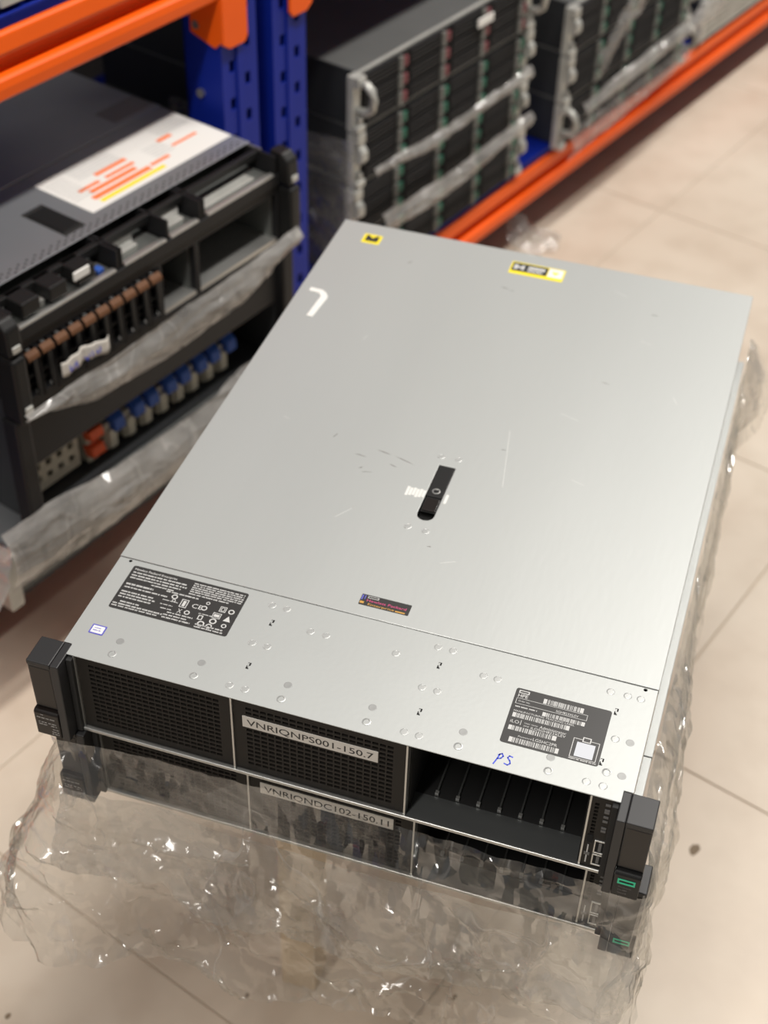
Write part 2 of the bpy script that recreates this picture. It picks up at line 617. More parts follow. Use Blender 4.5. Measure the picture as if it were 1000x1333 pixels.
# ------------------------------------------------------------------ the pallet racking
BEAM = [(0, 72), (-3, 70), (-4, 52), (-2, 47), (12, 45), (14, 42), (14, 31), (12, 28), (-2, 27), (-5, 24), (-6, 16),
        (-5, 5), (-2, 1), (4, 0), (42, 0), (42, 72)]
def upright(parent, s0, t0, top, flip=False):
    """an upright post: slotted front face, two side flanges with bolts"""
    w, d = 67, 62
    xs = [0, 14, 24, 43, 53, w]
    zs = [0]
    holes = set()
    z = 30.0
    k = 0
    while z < top - 40:
        zs += [z, z + 16, z + 25, z + 41]
        holes.add((1, len(zs) - 4)); 
        holes.add((3, len(zs) - 2))
        z += 50
    zs.append(top)
    m = plate_holes(xs, zs, holes, 0, 3)
    m.box(0, 3, 3, d, 0, top).box(w - 3, w, 3, d, 0, top).box(0, 18, d - 3, d, 0, top).box(w - 18, w, d - 3, d, 0, top)
    m.box(27, 40, -2.5, 0, 0, top)
    o = m.build('upright', 'blue_paint', parent)
    o.location = (s0 / 1000, t0 / 1000, 0)
    b0 = None
    for i, z in enumerate(range(150, int(top) - 20, 90)):
        if b0 is None:
            b0 = MB().prism([(36 + 6 * math.cos(a * math.pi / 3), z + 6 * math.sin(a * math.pi / 3)) for a in range(6)], 'x', -5, 0.5).build('bolt', 'bolt_zinc', o)
            zb = z
        else:
            share(b0, o, 0, 0, z - zb)
    foot = MB().box(-8, w + 8, -10, d + 10, 0, 5).build('foot_plate', 'blue_paint', o)
    return o

def beam(parent, x0, x1, z0, y0=0, back=False):
    prof = [(y, z + z0) for y, z in BEAM]
    if back:
        prof = [(y0 - y, z) for y, z in prof]
    m = MB().prism(prof, 'x', x0, x1)
    return m.build('beam', 'orange_paint', parent, 2.0, 2)

def connector(bm_, x_side, z0, sgn):
    """L-shaped hook plate that joins a beam to its upright; x_side the upright's face, sgn -1: beam runs to the left"""
    za, zb = z0 - 62, z0 + 130
    m = MB()
    o1, o2 = (-4 * 1, 0) if sgn < 0 else (0, 4)
    m.prism([(-6, za + 12), (6, za), (46, za + 12), (46, zb), (-6, zb)], 'x', x_side + o1, x_side + o2)
    if sgn < 0:
        m.prism([(x_side - 4, za + 8), (x_side + 8, za), (x_side + 36, za), (x_side + 42, za + 8), (x_side + 42, zb), (x_side - 4, zb)], 'y', -9, -4.2)
    else:
        m.prism([(x_side + 4, za + 8), (x_side - 8, za), (x_side - 36, za), (x_side - 42, za + 8), (x_side - 42, zb), (x_side + 4, zb)], 'y', -9, -4.2)
    return m.build('connector', 'orange_paint', bm_, 1.5)

LOW, HIGH = 92, 729
def rack_bay(name, label, x0, x1):
    r = thing(name, RP, RANG, label, 'rack')
    for x in (x0, x1 - 67):
        upright(r, x, 0, 1450)
        upright(r, x, 780, 1450)
    for z0 in (LOW, HIGH):
        b = beam(r, x0 + 68 - 0.5, x1 - 67.5, z0)
        connector(b, x0 + 67.5, z0, 1)
        connector(b, x1 - 67.5, z0, -1)
        beam(r, x0 + 67.5, x1 - 67.5, z0, 842, True)
        n = 5
        w = (x1 - x0 - 140) / n
        for k in range(n):
            a = x0 + 70 + k * w
            m = MB().box(a + 1, a + w - 1, 4, 838, z0 + 72, z0 + 84)
            m.box(a + 1, a + w - 1, 4, 6, z0 + 68.5 + 4, z0 + 86)
            m.build('deck_panel', 'blue_paint', r, 1.0)
    return r
rack_bay('pallet_rack', 'blue and orange steel shelf rack bay on the left, holding the opened servers', -1900, -53)
rack_bay('pallet_rack', 'blue and orange steel shelf rack bay on the right, running back along the floor', -21, 2350)

# ------------------------------------------------------------------ the stool under the pair of servers
stool = thing('wooden_stool', (0.27, 0.30, 0), 0, 'pale wooden stool carrying the two stacked servers', 'stool')
def stool_part(name, x0, x1, y0, y1, z0, z1):
    return box(name, 'wood', stool, x0 - 270, x1 - 270, y0 - 300, y1 - 300, z0, z1, 2)
MB().lathe(-60, 10, [(186, 409), (190, 413), (190, 430), (186, 434.5)], 40).build('seat', 'wood', stool)
for lx, ly in ((122, 124), (318, 330), (110, 420)):
    stool_part('leg', lx, lx + 39, ly, ly + 39, 0, 409)

# ------------------------------------------------------------------ the two-unit servers in front
RINGS = [(137.5, 11), (150, 11), (137.5, 57), (150, 57), (137.5, 100), (150, 100), (176, 83), (189, 83), (275, 56.5), (287, 56.5),
         (275, 11), (286.5, 11), (316, 83), (246, 83), (275, 100), (287, 100), (411, 99), (424, 99), (434, 99), (423, 55),
         (411, 10), (423, 10), (327, 83)]
LID_RINGS = [(213, 322), (229, 323), (212, 224), (228, 223)]
GREYS = [(41, 25), (109, 25), (179, 25.5), (246, 25.5), (316, 25), (382, 23), (434, 55), (434, 23)]
SCREWS = [(41, 11), (108.5, 11), (179, 11), (246, 11), (316, 11), (383, 10.5), (423, 23)]
LANCES = [(144, 82), (143.5, 34), (281, 82), (280, 33), (418.5, 81), (417.5, 31)]
H = 87.0

def s_shape(cx, cy, k=1.0):
    pts = [(-1.0, 3.2), (1.6, 3.2), (1.6, 0.4), (0.2, -0.4), (0.2, -2.4), (1.2, -2.4), (1.2, -3.4), (-1.2, -3.4), (-1.2, -0.2), (0.4, 0.8), (0.4, 2.2), (-1.0, 2.2)]
    return [(cx + x * k, cy + y * k) for x, y in pts]

def make_server(name, loc, label, tape_text, full):
    r = thing(name, loc, 0, label, 'server', 'two-unit servers stacked on the stool')
    # --- sheet-metal case
    m = MB()
    m.box(0, 445, 0, 680, 0, 1.4)                       # floor pan
    m.box(0, 1.4, 11, 679, 1.4, H - 1.6)                # sides
    m.box(443.6, 445, 11, 679, 1.4, H - 1.6)
    m.box(1.4, 443.6, 677.6, 679, 1.4, H - 1.6)         # rear
    m.box(1.4, 443.6, 210, 211.4, 1.4, H - 1.6)         # wall behind the drive bays
    m.build('case', 'steel', r, 0.4)
    # front lip at the bottom and the bay dividers
    box('bottom_lip', 'steel', r, 10, 436, -1.6, 0, 0, 3.2, 0.5)
    for x in (12.4, 141.8, 280.4, 416.4):
        box('bay_divider', 'steel', r, x, x + 1.4, 0, 209, 1.4, H - 1.6)
    # --- front top plate, with screw holes
    outer = [(7, 0), (438, 0), (438, 11), (445, 11), (445, 111.7), (0, 111.7), (0, 11), (7, 11)]
    holes = [circle(x, y, 1.5) for x, y in SCREWS] + [circle(10, 109.4, 1.4), circle(435.6, 109.4, 1.4)]
    link('front_plate', sheet_holes('front_plate', outer, holes, H - 1.4, H - 0.4), 'galvanised_front', r, 0.25, 1)
    # --- removable top cover
    slot = [(214.5, 311), (229.5, 311), (229.5, 243.5)] + \
           [(222 + 7.5 * math.cos(a), 243.5 - 7.5 * math.sin(a)) for a in [math.pi * k / 8 for k in range(1, 8)]] + [(214.5, 243.5)]
    cover = link('top_cover', sheet_holes('top_cover', [(-0.4, 112.0), (445.4, 112.0), (445.4, 680), (-0.4, 680)], [slot], H - 1.2, H + 0.3), 'galvanised', r, 0.55, 2)
    e = MB().box(-0.4, 0.6, 112.2, 680, H - 5, H - 1.2).box(444.4, 445.4, 112.2, 680, H - 5, H - 1.2).box(0.6, 444.4, 679, 680, H - 5, H - 1.2)
    e.build('cover_lip', 'galvanised', cover, 0.2)
    MB().tube([(1, 112.0, H - 0.05), (444, 112.0, H - 0.05)], 0.42, 8).build('cover_edge', 'rivet_steel', cover, smooth=True)
    # --- cover latch
    tray = MB().box(213.5, 230.5, 235, 312, H - 9, H - 8)
    tray.box(213.5, 214.4, 235, 312, H - 8, H - 1.3).box(229.6, 230.5, 235, 312, H - 8, H - 1.3)
    tray.build('latch_tray', 'black_plastic', r)
    lt = MB().prism([(268, H + 0.1), (310.5, H + 0.1), (310.5, H - 4), (250, H - 4), (250, H - 2.5), (268, H - 1.5)], 'x', 215, 229).build('latch_handle', 'black_plastic', r, 0.4)
    box('latch_plate', 'ear_panel', lt, 216, 228, 250.5, 266.5, H - 2.6, H - 1.0, 0.4)
    MB().lathe(222, 275.5, [(3.6, H - 0.4), (3.6, H + 0.3), (2.9, H + 0.4), (2.4, H - 0.05)], 16).build('latch_lock', 'steel', lt)
    MB().box(219.8, 224.2, 275, 276, H + 0.0, H + 0.12).build('lock_slot', 'void_black', lt)
    # --- rivets, dimples, screws and lanced tabs
    ring0 = MB().lathe(0, 0, [(3.3, -0.1), (3.25, 0.12), (3.0, 0.2), (2.7, 0.02), (2.4, 0.10), (0.6, 0.12)], 16).build('rivet', 'rivet_steel', r)
    ring0.location = (RINGS[0][0] / 1000, RINGS[0][1] / 1000, (H - 0.4) / 1000)
    pl = [(x, y, H - 0.4) for x, y in RINGS[1:]] + [(x, y, H + 0.3) for x, y in LID_RINGS]
    if not full:
        pl = pl[:6]
    for x, y, z in pl:
        c = share(ring0, r)
        c.location = (x / 1000, y / 1000, z / 1000)
    grey0 = None
    for x, y in GREYS:
        if grey0 is None:
            grey0 = MB().lathe(0, 0, [(3.3, -0.05), (3.2, 0.1), (2.8, 0.16), (0.5, 0.12)], 16).build('dimple', 'rivet_grey', r)
            c = grey0
        else:
            c = share(grey0, r)
        c.location = (x / 1000, y / 1000, (H - 0.4) / 1000)
    sc0 = None
    for x, y in SCREWS:
        if sc0 is None:
            sc0 = MB().lathe(0, 0, [(3.4, -0.05), (3.4, 0.3), (2.6, 0.5), (1.9, -0.3), (1.7, -1.0), (0.3, -1.0)], 16).build('screw', 'rivet_steel', r)
            c = sc0
        else:
            c = share(sc0, r)
        c.location = (x / 1000, y / 1000, (H - 0.4) / 1000)
    for x, y in LANCES:
        t_ = MB().prism(s_shape(x, y), 'z', H - 0.42, H - 0.32).build('lanced_tab', 'void_black', r)
        MB().prism([(x - .5, y + 2.2), (x + .4, y + 2.2), (x + .6, y - 1.8), (x - .3, y - 1.8)], 'z', H - 0.4, H + 0.3).build('tab_bridge', 'rivet_steel', t_)
    # --- perforated blanking panels over the first two bays
    for x0, x1 in ((14, 141.6), (143.4, 280.2)):
        pw = x1 - x0
        g = slot_plate(x0, x1, 3.4, H - 2.4, 2.0, 4.5, x0 + 9.5, x1 - 9.5, 20, 4.7, 9.5, H - 8.5, 14, 2.9).build('grille_panel', 'grille_black', r)
        box('grille_backing', 'void_black', g, x0 + 1, x1 - 1, 12, 13, 4, H - 3)
    # --- the empty third bay: guide rails; floor painted black deeper in as the overhang's shade
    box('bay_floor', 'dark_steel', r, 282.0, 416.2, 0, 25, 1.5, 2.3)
    box('bay_shade_liner', 'void_black', r, 282.0, 416.2, 25, 208, 1.5, 2.4)
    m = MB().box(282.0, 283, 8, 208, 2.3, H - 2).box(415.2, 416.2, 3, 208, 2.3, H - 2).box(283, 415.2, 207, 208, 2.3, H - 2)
    m.build('bay_shade_liner', 'void_black', r)
    rail0 = None
    for k in range(7):
        x = 283 + 132.5 / 8 * (k + 1)
        if rail0 is None:
            rail0 = MB().box(-0.7, 0.7, 29, 205, 2.3, 5.0).build('guide_rail', 'rail_grey', r)
            rail0.location.x = x / 1000
            clip0 = MB().prism([(-1.4, 26), (1.4, 26), (1.4, 29), (-1.4, 29)], 'z', 2.3, 5.6).build('rail_clip', 'steel', rail0)
            top0 = MB().box(-0.7, 0.7, 12, 205, H - 5, H - 2.2).build('guide_rail', 'rail_grey', r)
            top0.location.x = x / 1000
            tclip0 = MB().box(-1.3, 1.3, 8, 12, H - 6.5, H - 2.2).build('rail_clip', 'steel', top0)
        else:
            a = copy_tree(rail0, r)
            a.location.x = x / 1000
            a = copy_tree(top0, r)
            a.location.x = x / 1000
    # --- the narrow control strip
    cs = slot_plate(418, 437.5, 3.4, H - 2, 0.5, 2.5, 419.6, 424.6, 1, 3.0, 42, H - 8, 9, 3.0).build('control_strip', 'grille_black', r)
    box('strip_backing', 'void_black', cs, 418.5, 437, 6, 7, 4, H - 3)
    for z in (78, 72, 69.5, 64, 59, 51, 47.5):
        MB().box(428, 431.6, 0.0, 0.6, z, z + 2.2).build('status_light', 'print_dim', cs)
    def port(z0, z1, x0=425.4, x1=434.0):
        p = MB().box(x0, x1, -0.6, 6, z1 - 1.1, z1).box(x0, x1, -0.6, 6, z0, z0 + 1.1).box(x0, x0 + 1.1, -0.6, 6, z0 + 1.1, z1 - 1.1).box(x1 - 1.1, x1, -0.6, 6, z0 + 1.1, z1 - 1.1)
        o = p.build('port', 'steel', cs, 0.2)
        box('port_cavity', 'void_black', o, x0 + 1.1, x1 - 1.1, 0.2, 0.8, z0 + 1.1, z1 - 1.1)
        box('port_tongue', 'print_dim', o, x0 + 3.4, x1 - 3.0, -0.3, 0.2, z0 + 2.4, z1 - 2.2)
    port(22, 37)
    port(7.5, 20.5)
    box('socket', 'void_black', cs, 419.4, 423.8, -0.4, 0.6, 33, 41)
    box('indicator', 'print_grey', cs, 420.8, 421.8, 0.0, 0.6, 8, 29)
    box('indicator', 'print_dim', cs, 419.2, 423.4, -0.2, 0.6, 17, 20)
    # --- the two mounting ears
    for side in (0, 1):
        fx = (lambda x: x) if side == 0 else (lambda x: 445.6 - x)
        def bx(mm, x0, x1, *rest):
            a, b = sorted((fx(x0), fx(x1)))
            return mm.box(a, b, *rest)
        mm = MB()
        # outer block: top, back, tapered upper front
        prof = [(10.5, H), (-16, H), (-16, H - 4), (-15, H - 6), (-13.5, 33), (-11, 29), (10.5, 29)]
        a, b = sorted((fx(-18.5), fx(1.2)))
        mm.prism(prof, 'x', a, b)
        ear = mm.build('ear', 'ear_grey', r, 0.8)
        pn = MB().prism([(-15.2, H - 7), (-13.8, 34), (-12.8, 34), (-14.2, H - 7)], 'x', *sorted((fx(-17.2), fx(0.0))))
        pn.build('ear_panel', 'ear_panel', ear, 0.3)
        tabx = sorted((fx(-20.0 if side == 0 else -18.5), fx(1.2)))
        tb = MB().prism([(-8, 30), (-15.5, 30), (-17.3, 28.0), (-16.6, 2), (-14.5, -0.5), (-2, -0.5), (-2, 29)], 'x', *tabx).build('ear_tab', 'ear_panel' if side == 0 else 'black_plastic', ear, 0.8)
        st = MB()
        a, b = sorted((fx(1.4), fx(8.2)))
        st.box(a, b, -16, 10.5, 0, H - 0.3)
        st.build('ear_strip', 'ear_grey', ear, 0.8)
        a, b = sorted((fx(8.4), fx(13)))
        MB().box(a, b, -4, 2, 1, H - 3).build('ear_hinge', 'black_matte', ear, 0.5)
        if side == 1:
            lg = MB()
            x0, x1 = 447.5, 460.5
            z0, z1 = 18.0, 23.5
            Y = -17.6
            lg.box(x0, x1, Y, Y + 0.9, z1 - 1.3, z1).box(x0, x1, Y, Y + 0.9, z0, z0 + 1.3)
            lg.box(x0, x0 + 1.3, Y, Y + 0.9, z0 + 1.3, z1 - 1.3).box(x1 - 1.3, x1, Y, Y + 0.9, z0 + 1.3, z1 - 1.3)
            lg.build('logo_frame', 'logo_green', tb)
            for q, (s_, w_) in enumerate((('ProLiant', 9.5), ('DL380', 6.5), ('Gen10', 6.5))):
                text_front('lettering', s_, 'print_dim', tb, 449, -17.3 + 0.1 * q, 13.2 - q * 3.6, 1.9, w_)
        else:
            rows = [(-14, -10, 26.2, .6), (-17.5, -1, 22.4, 1.1), (-16.5, -9.5, 17.2, 1.1), (-16.5, -9.5, 14.6, 1.0), (-8, -1, 17.2, 1.1), (-6, -1, 14.6, 1.0), (-5, 0, 11, .9), (-6, 0, 8, .9), (-6, 0, 5.5, .9)]
            o = words_rows([(a, b, z, h) for a, b, z, h in rows], 0, 5, 1.5, 4).build('fine_print', 'print_grey', tb)
            o.rotation_euler = (math.pi / 2, 0, 0)
            o.location = (0, -0.0175, 0)
    # --- name tape across the second grille
    a0, a1, z0, z1 = (150.8, 258.6, 55.6, 67.6) if full else (152.4, 264.0, 54.4, 67.4)
    tp = MB().box(a0, a1, 1.2, 1.9, z0, z1).build('name_tape', 'tape_white', r)
    text_front('lettering', tape_text, 'print_black', tp, a0 + 3.5, 1.15, z0 + 2.6, (z1 - z0) * 0.55, a1 - a0 - 7, bold=0.008)
    return r

upper = make_server('rack_server', (0, 0, 0.525), 'bare silver two-unit server on top of the stack, black perforated front', 'VNRIQNPS001-150.7', True)
lower = make_server('rack_server', (0.0065, 0.0085, 0.4372), 'silver two-unit server under the bare one, wrapped in clear plastic', 'VNRIQNDC102-150.11', False)

# --- stickers and marks on the bare server's top
Z0, Z1 = H - 0.4, H + 0.3
def sticker(name, mat, x0, x1, y0, y1, z, th=0.25, r=2.0, label=None):
    pts = []
    for cx, cy, a0 in ((x1 - r, y1 - r, 0), (x0 + r, y1 - r, 90), (x0 + r, y0 + r, 180), (x1 - r, y0 + r, 270)):
        for k in range(4):
            a = math.radians(a0 + 30 * k)
            pts.append((cx + r * math.cos(a), cy + r * math.sin(a)))
    o = MB().prism(pts, 'z', z, z + th).build(name, mat, upper)
    if label:
        o['label'] = label
    return o
def frame_top(mm, x0, x1, y0, y1, z, w):
    for a, b, c, d in ((x0, x1, y1 - w, y1), (x0, x1, y0, y0 + w), (x0, x0 + w, y0 + w, y1 - w), (x1 - w, x1, y0 + w, y1 - w)):
        mm.add([(a, c, z), (b, c, z), (b, d, z), (a, d, z)], [(0, 1, 2, 3)])
    return mm
def quad(mm, x0, x1, y0, y1, z):
    return mm.add([(x0, y0, z), (x1, y0, z), (x1, y1, z), (x0, y1, z)], [(0, 1, 2, 3)])

# the regulatory label
L = sticker('rating_label', 'label_black', 15.5, 116, 56, 105.5, Z0, label='black rating label covered in small white print and approval marks')
zt = Z0 + 0.29
text_top('lettering', 'Hewlett Packard Enterprise', 'print_grey', L, 18, 100.8, zt, 2.3, 37, bold=0.006)
rows = [(18, 66, 97.4, 1.5), (18, 66, 94.2, 1.5), (18, 62, 91.2, 1.4), (38, 58, 88.2, 1.3), (18, 42, 83.6, 1.9), (18, 56, 80.2, 1.4),
        (18, 46, 75, 1.5), (18, 48, 72, 1.5), (18, 46, 69, 1.4), (22, 38, 64, 1.5), (17, 60, 61, 1.5), (17, 56, 58.6, 1.2)]
rows += [(70, 114, 101.5 - 2.3 * k, 1.3) for k in range(5)] + [(70, 104, 89.6, 1.3)]
rows += [(52, 80, 86.2, 1.4), (53, 66, 77, .9), (53, 64, 72.2, .9), (55, 65, 68, 1.0), (86, 98, 72.0, .9), (60, 84, 59, 1.4), (60, 80, 62, 1.3), (62, 84, 65, 1.2), (88, 112, 60.2, 1.4), (88, 112, 57.6, 1.3)]
words_rows(rows, zt, 3).build('fine_print', 'print_grey', L)
ic = MB()
frame_top(ic, 68, 74, 74, 83, zt, .7); quad(ic, 69.8, 72.2, 75.5, 81.5, zt)
frame_top(ic, 100, 105.5, 79.5, 85.5, zt, .6); frame_top(ic, 101.2, 104.3, 80.7, 84.3, zt, .5)
frame_top(ic, 97, 104, 71.5, 77.5, zt, .6); quad(ic, 98.2, 102.8, 73, 76, zt)
frame_top(ic, 87, 91, 66, 71, zt, .8)
ic.add([(107, 71, zt), (113, 71, zt), (110, 77, zt)], [(0, 1, 2)])
for cx, cy, rr in ((110, 82, 2.6), (61, 83, 2.6), (88, 79, 2.6), (77, 70, 2.4), (100, 68, 3.0), (92, 62.5, 3.0), (99, 62, 2.6), (110, 66, 2.2), (89, 85, 1.7), (62, 79, 1.5)):
    pts = circle(cx, cy, rr, 12)
    inn = circle(cx, cy, rr * .62, 12)
    for i in range(12):
        j = (i + 1) % 12
        ic.add([(*pts[i], zt), (*pts[j], zt), (*inn[j], zt), (*inn[i], zt)], [(0, 1, 2, 3)])
quad(ic, 71.5, 72.5, 63, 70, zt) if False else None
ic.build('approval_marks', 'print_grey', L)
text_top('lettering', 'CE', 'print_grey', L, 78, 76.5, zt, 4.6, 8.5)
text_top('lettering', 'X', 'print_grey', L, 69, 67.5, zt, 4.6, 3.6)

# the serial-number label
S = sticker('serial_label', 'label_black', 343, 416, 25.5, 80, Z0, label='black serial label with barcodes and a pale square')
m = MB()
frame_top(m, 345.5, 353.5, 75.2, 78.2, zt, .8)
frame_top(m, 345.2, 399.5, 64.5, 70.2, zt, .35)
frame_top(m, 394.0, 413.5, 28.2, 46.5, zt, .5)
m.build('print_lines', 'print_grey', S)
quad(MB(), 400.6, 406.9, 44.0, 49.0, zt + .02).build('print_gap', 'label_black', S)
frame_top(MB(), 400.6, 406.9, 44.2, 49.0, zt + .04, .8).build('print_lines', 'print_grey', S)
quad(MB(), 397.2, 410.8, 29.8, 43.4, zt + .02).build('pale_square', 'pale_print', S)
text_top('lettering', 'HPE', 'print_grey', S, 345.6, 71.2, zt, 3.2, 7.5, bold=0.01)
for q, (a, b, c, d) in enumerate(((365, 395.5, 70.8, 75.6), (367, 399, 58.8, 62.6), (346, 389, 51.2, 55.6), (346, 382, 38.6, 43.0), (349, 386, 27.4, 32.2))):
    bar = quad(MB(), a, b, c, d, zt).build('barcode', 'print_grey', S)
    barcode(a + 2.6, b - 2.6, c, d, zt + .04, q).build('bars', 'label_black', bar)
for tx, x, y, h, w in (('MANUFACTURING TRACKING LABEL', 346, 56.6, 1.7, 46), ('SGH823XLEV', 376, 65.6, 2.2, 17), ('iLO', 346, 45.6, 3.0, 6.5),
                       ('User name', 356.5, 47.2, 1.3, 10), ('DNS', 356.5, 44.4, 1.3, 4), ('Administrator', 368, 46.4, 2.6, 20), ('ILOSGH823XLEV', 362, 43.6, 2.3, 26),
                       ('Password', 355, 33.6, 1.4, 10), ('LG5HC2PR', 366, 33.3, 2.7, 18), ('Order No.', 347, 66.8, 1.5, 9)):
    text_top('lettering', tx, 'print_grey', S, x, y, zt, h, w)
quad(MB(), 353.6, 354.0, 44.8, 49.6, zt).build('print_lines', 'print_grey', S)
words_rows([(346, 363, 61.2, 1.2), (394, 414, 26.6, 1.0)], zt, 9).build('fine_print', 'print_grey', S)

# the hologram, the yellow stickers, the little framed sticker
Hg = sticker('hologram', 'label_black', 201.5, 243, 123.5, 135.5, Z1, r=.6, label='small black hologram with pink and orange lettering')
zh = Z1 + .3
text_top('lettering', 'Hewlett Packard', 'holo_pink', Hg, 207, 128.2, zh, 2.6, 33, bold=.01)
text_top('lettering', 'Enterprise', 'holo_gold', Hg, 209, 124.4, zh, 2.2, 22, bold=.006)
frame_top(MB(), 207, 216, 132, 134.4, zh, .5).build('print_lines', 'print_grey', Hg)
quad(quad(MB(), 202, 205.4, 125, 127.4, zh), 232, 240, 124.2, 125.6, zh).build('foil_patch', 'holo_gold', Hg)
quad(quad(MB(), 202, 203.2, 129, 134.6, zh), 204.4, 205.2, 130, 134.6, zh).build('foil_stripe', 'sticker_violet', Hg)

y1 = sticker('warning_sticker', 'yellow', 30, 50, 641, 659, Z1, r=1.2, label='small yellow square sticker with a black sign')
MB().prism([(33, 645), (47, 645), (47, 656.5), (44, 656.5), (40, 651.5), (36, 656.5), (33, 656.5)], 'z', Z1 + .25, Z1 + .32).build('printed_sign', 'print_black', y1)
y2 = sticker('warning_sticker', 'yellow', 194.5, 252, 637, 660, Z1, r=1.2, label='long yellow sticker with black panel and white corner')
zy = Z1 + .27
quad(MB(), 196, 234, 642.5, 658.5, zy).build('printed_panel', 'print_black', y2)
quad(MB(), 235, 250.5, 642.5, 658.5, zy).build('printed_panel', 'label_white', y2)
MB().add([(238, 653, zy + .03), (247, 653, zy + .03), (242.5, 647, zy + .03)], [(0, 1, 2)]).build('printed_triangle', 'yellow', y2)
mm = MB()
quad(mm, 198, 202, 646, 655, zy + .03); quad(mm, 206, 209, 646, 655, zy + .03); quad(mm, 202, 206, 649, 652, zy + .03)
quad(mm, 213, 231, 650, 655, zy + .03); quad(mm, 213, 229, 645, 648, zy + .03)
mm.build('printed_sign', 'print_grey', y2)
x = sticker('framed_sticker', 'sticker_violet', 13.2, 25.4, 25.6, 35.4, Z0, r=.8, label='tiny white sticker with a violet frame')
quad(MB(), 14.4, 24.2, 26.8, 34.2, zt).build('sticker_face', 'label_white', x)
words_rows([(16, 23, 31.4, 1.0), (15.6, 22, 28.8, 1.3)], zt + .03, 2).build('fine_print', 'sticker_violet', x)

# hooked embossed mark, handwriting, tape residue, scuffs
MB().prism([(10.5, 539), (24, 538), (30, 533), (33, 527), (30, 489), (23.5, 489), (25.5, 526), (22, 531.5), (10.5, 532.5)], 'z', Z1 - .05, Z1 + .9).build('embossed_hook', 'label_white', upper, 0.4)
hand = MB()
for st in ([(344.0, 4.0), (345.6, 9.5), (346.6, 14.2)], [(345.6, 13.0), (348.0, 15.0), (349.3, 12.8), (348.0, 10.4), (346.0, 9.6)],
           [(356.0, 14.0), (353.6, 14.6), (352.6, 12.6), (354.6, 10.4), (355.6, 8.0), (354.0, 6.0), (351.4, 6.8)]):
    for i in range(len(st) - 1):
        a, b = Vector((*st[i], 0)), Vector((*st[i + 1], 0))
        d = (b - a).normalized()
        nrm = Vector((-d.y, d.x, 0)) * .55
        a, b = a - d * .3, b + d * .3
        zz = Z0 + .06
        hand.add([(a + nrm).to_tuple()[:2] + (zz,), (a - nrm).to_tuple()[:2] + (zz,), (b - nrm).to_tuple()[:2] + (zz,), (b + nrm).to_tuple()[:2] + (zz,)], [(0, 1, 2, 3)])
o = hand.build('handwriting', 'ink_blue', upper)
o['label'] = 'blue handwritten letters'
tp = MB()
for k in range(13):
    if 214 < 197 + k * 2.9 < 229.5:
        continue
    tp.box(197 + k * 2.9, 199.4 + k * 2.9, 262 + (k % 3), 274 - (k % 2), Z1 - .02, Z1 + .1)
tp.build('tape_residue', 'tape_clear', upper)
rnd = random.Random(11)
for k, (cx, cy, ln, an) in enumerate(((114, 319, 8, 70), (144, 300, 12, -5), (163, 311, 14, -12), (184, 306, 20, -18), (157, 280, 9, 15), (150, 284, 5, 40), (263, 350, 5, 10), (199, 607, 10, -10), (207, 604, 4, 0), (330, 480, 9, -6), (176, 296, 9, -20), (355, 610, 8, 0), (92, 620, 7, 50), (236, 206, 4, 10))):
    a = math.radians(an)
    d = Vector((math.cos(a), math.sin(a)))
    q = Vector((-d.y, d.x))
    pts = []
    n = 6
    for i in range(n + 1):
        pts.append(Vector((cx, cy)) + d * (ln * (i / n - .5)) + q * (rnd.uniform(.15, .7) * math.sin(math.pi * i / n)))
    for i in range(n, -1, -1):
        pts.append(Vector((cx, cy)) + d * (ln * (i / n - .5)) - q * (.05 + rnd.uniform(.1, .6) * math.sin(math.pi * i / n)))
    MB().prism([tuple(p) for p in pts], 'z', Z1 - .02, Z1 + .03).build('scuff', 'scuff', upper)

for k, (x0_, y0_, x1_, y1_) in enumerate(((262, 378, 275, 300), (308, 640, 322, 634), (60, 330, 66, 328), (300, 420, 318, 414), (350, 560, 360, 558), (160, 230, 150, 215), (250, 190, 262, 196), (90, 470, 92, 478), (330, 330, 342, 326), (395, 480, 400, 470))):
    d_ = Vector((x1_ - x0_, y1_ - y0_)).normalized() * .22
    MB().prism([(x0_ - d_.y, y0_ + d_.x), (x0_ + d_.y, y0_ - d_.x), (x1_ + d_.y, y1_ - d_.x), (x1_ - d_.y, y1_ + d_.x)], 'z', Z1 - .02, Z1 + .02).build('scratch', 'scratch', upper)

# ------------------------------------------------------------------ crumpled plastic film
def crumple(p, k, seed):
    """sharp-creased displacement, -1..1"""
    q = Vector((p[0], p[1], p[2])) * k + Vector((seed * 7.3, seed * 3.1, seed * 1.7))
    a = noise.noise(q)
    b = noise.noise(q * 2.3 + Vector((5, 2, 9)))
    c = noise.noise(q * 5.1 + Vector((1, 8, 4)))
    return (abs(a) * 2 - .5) * .6 + (abs(b) * 2 - .5) * .3 + (abs(c) * 2 - .5) * .14

def lerp_table(tab, x):
    if x <= tab[0][0]:
        return tab[0][1:]
    for (a, *va), (b, *vb) in zip(tab, tab[1:]):
        if x <= b:
            f = (x - a) / (b - a)
            f = f * f * (3 - 2 * f)
            return [p + (q - p) * f for p, q in zip(va, vb)]
    return tab[-1][1:]

def film_grid(name, fn, nu, nv, mat, parent=None):
    m = MB()
    for i in range(nu + 1):
        for k in range(nv + 1):
            m.v.append(tuple(fn(i / nu, k / nv)))
    for i in range(nu):
        for k in range(nv):
            a = i * (nv + 1) + k
            m.f.append((a, a + 1, a + nv + 2, a + nv + 1))
    me = bpy.data.meshes.new(name)
    me.from_pydata([(x / 1000, y / 1000, z / 1000) for x, y, z in m.v], [], m.f)
    o = link(name, me, mat, parent, smooth=True)
    return o

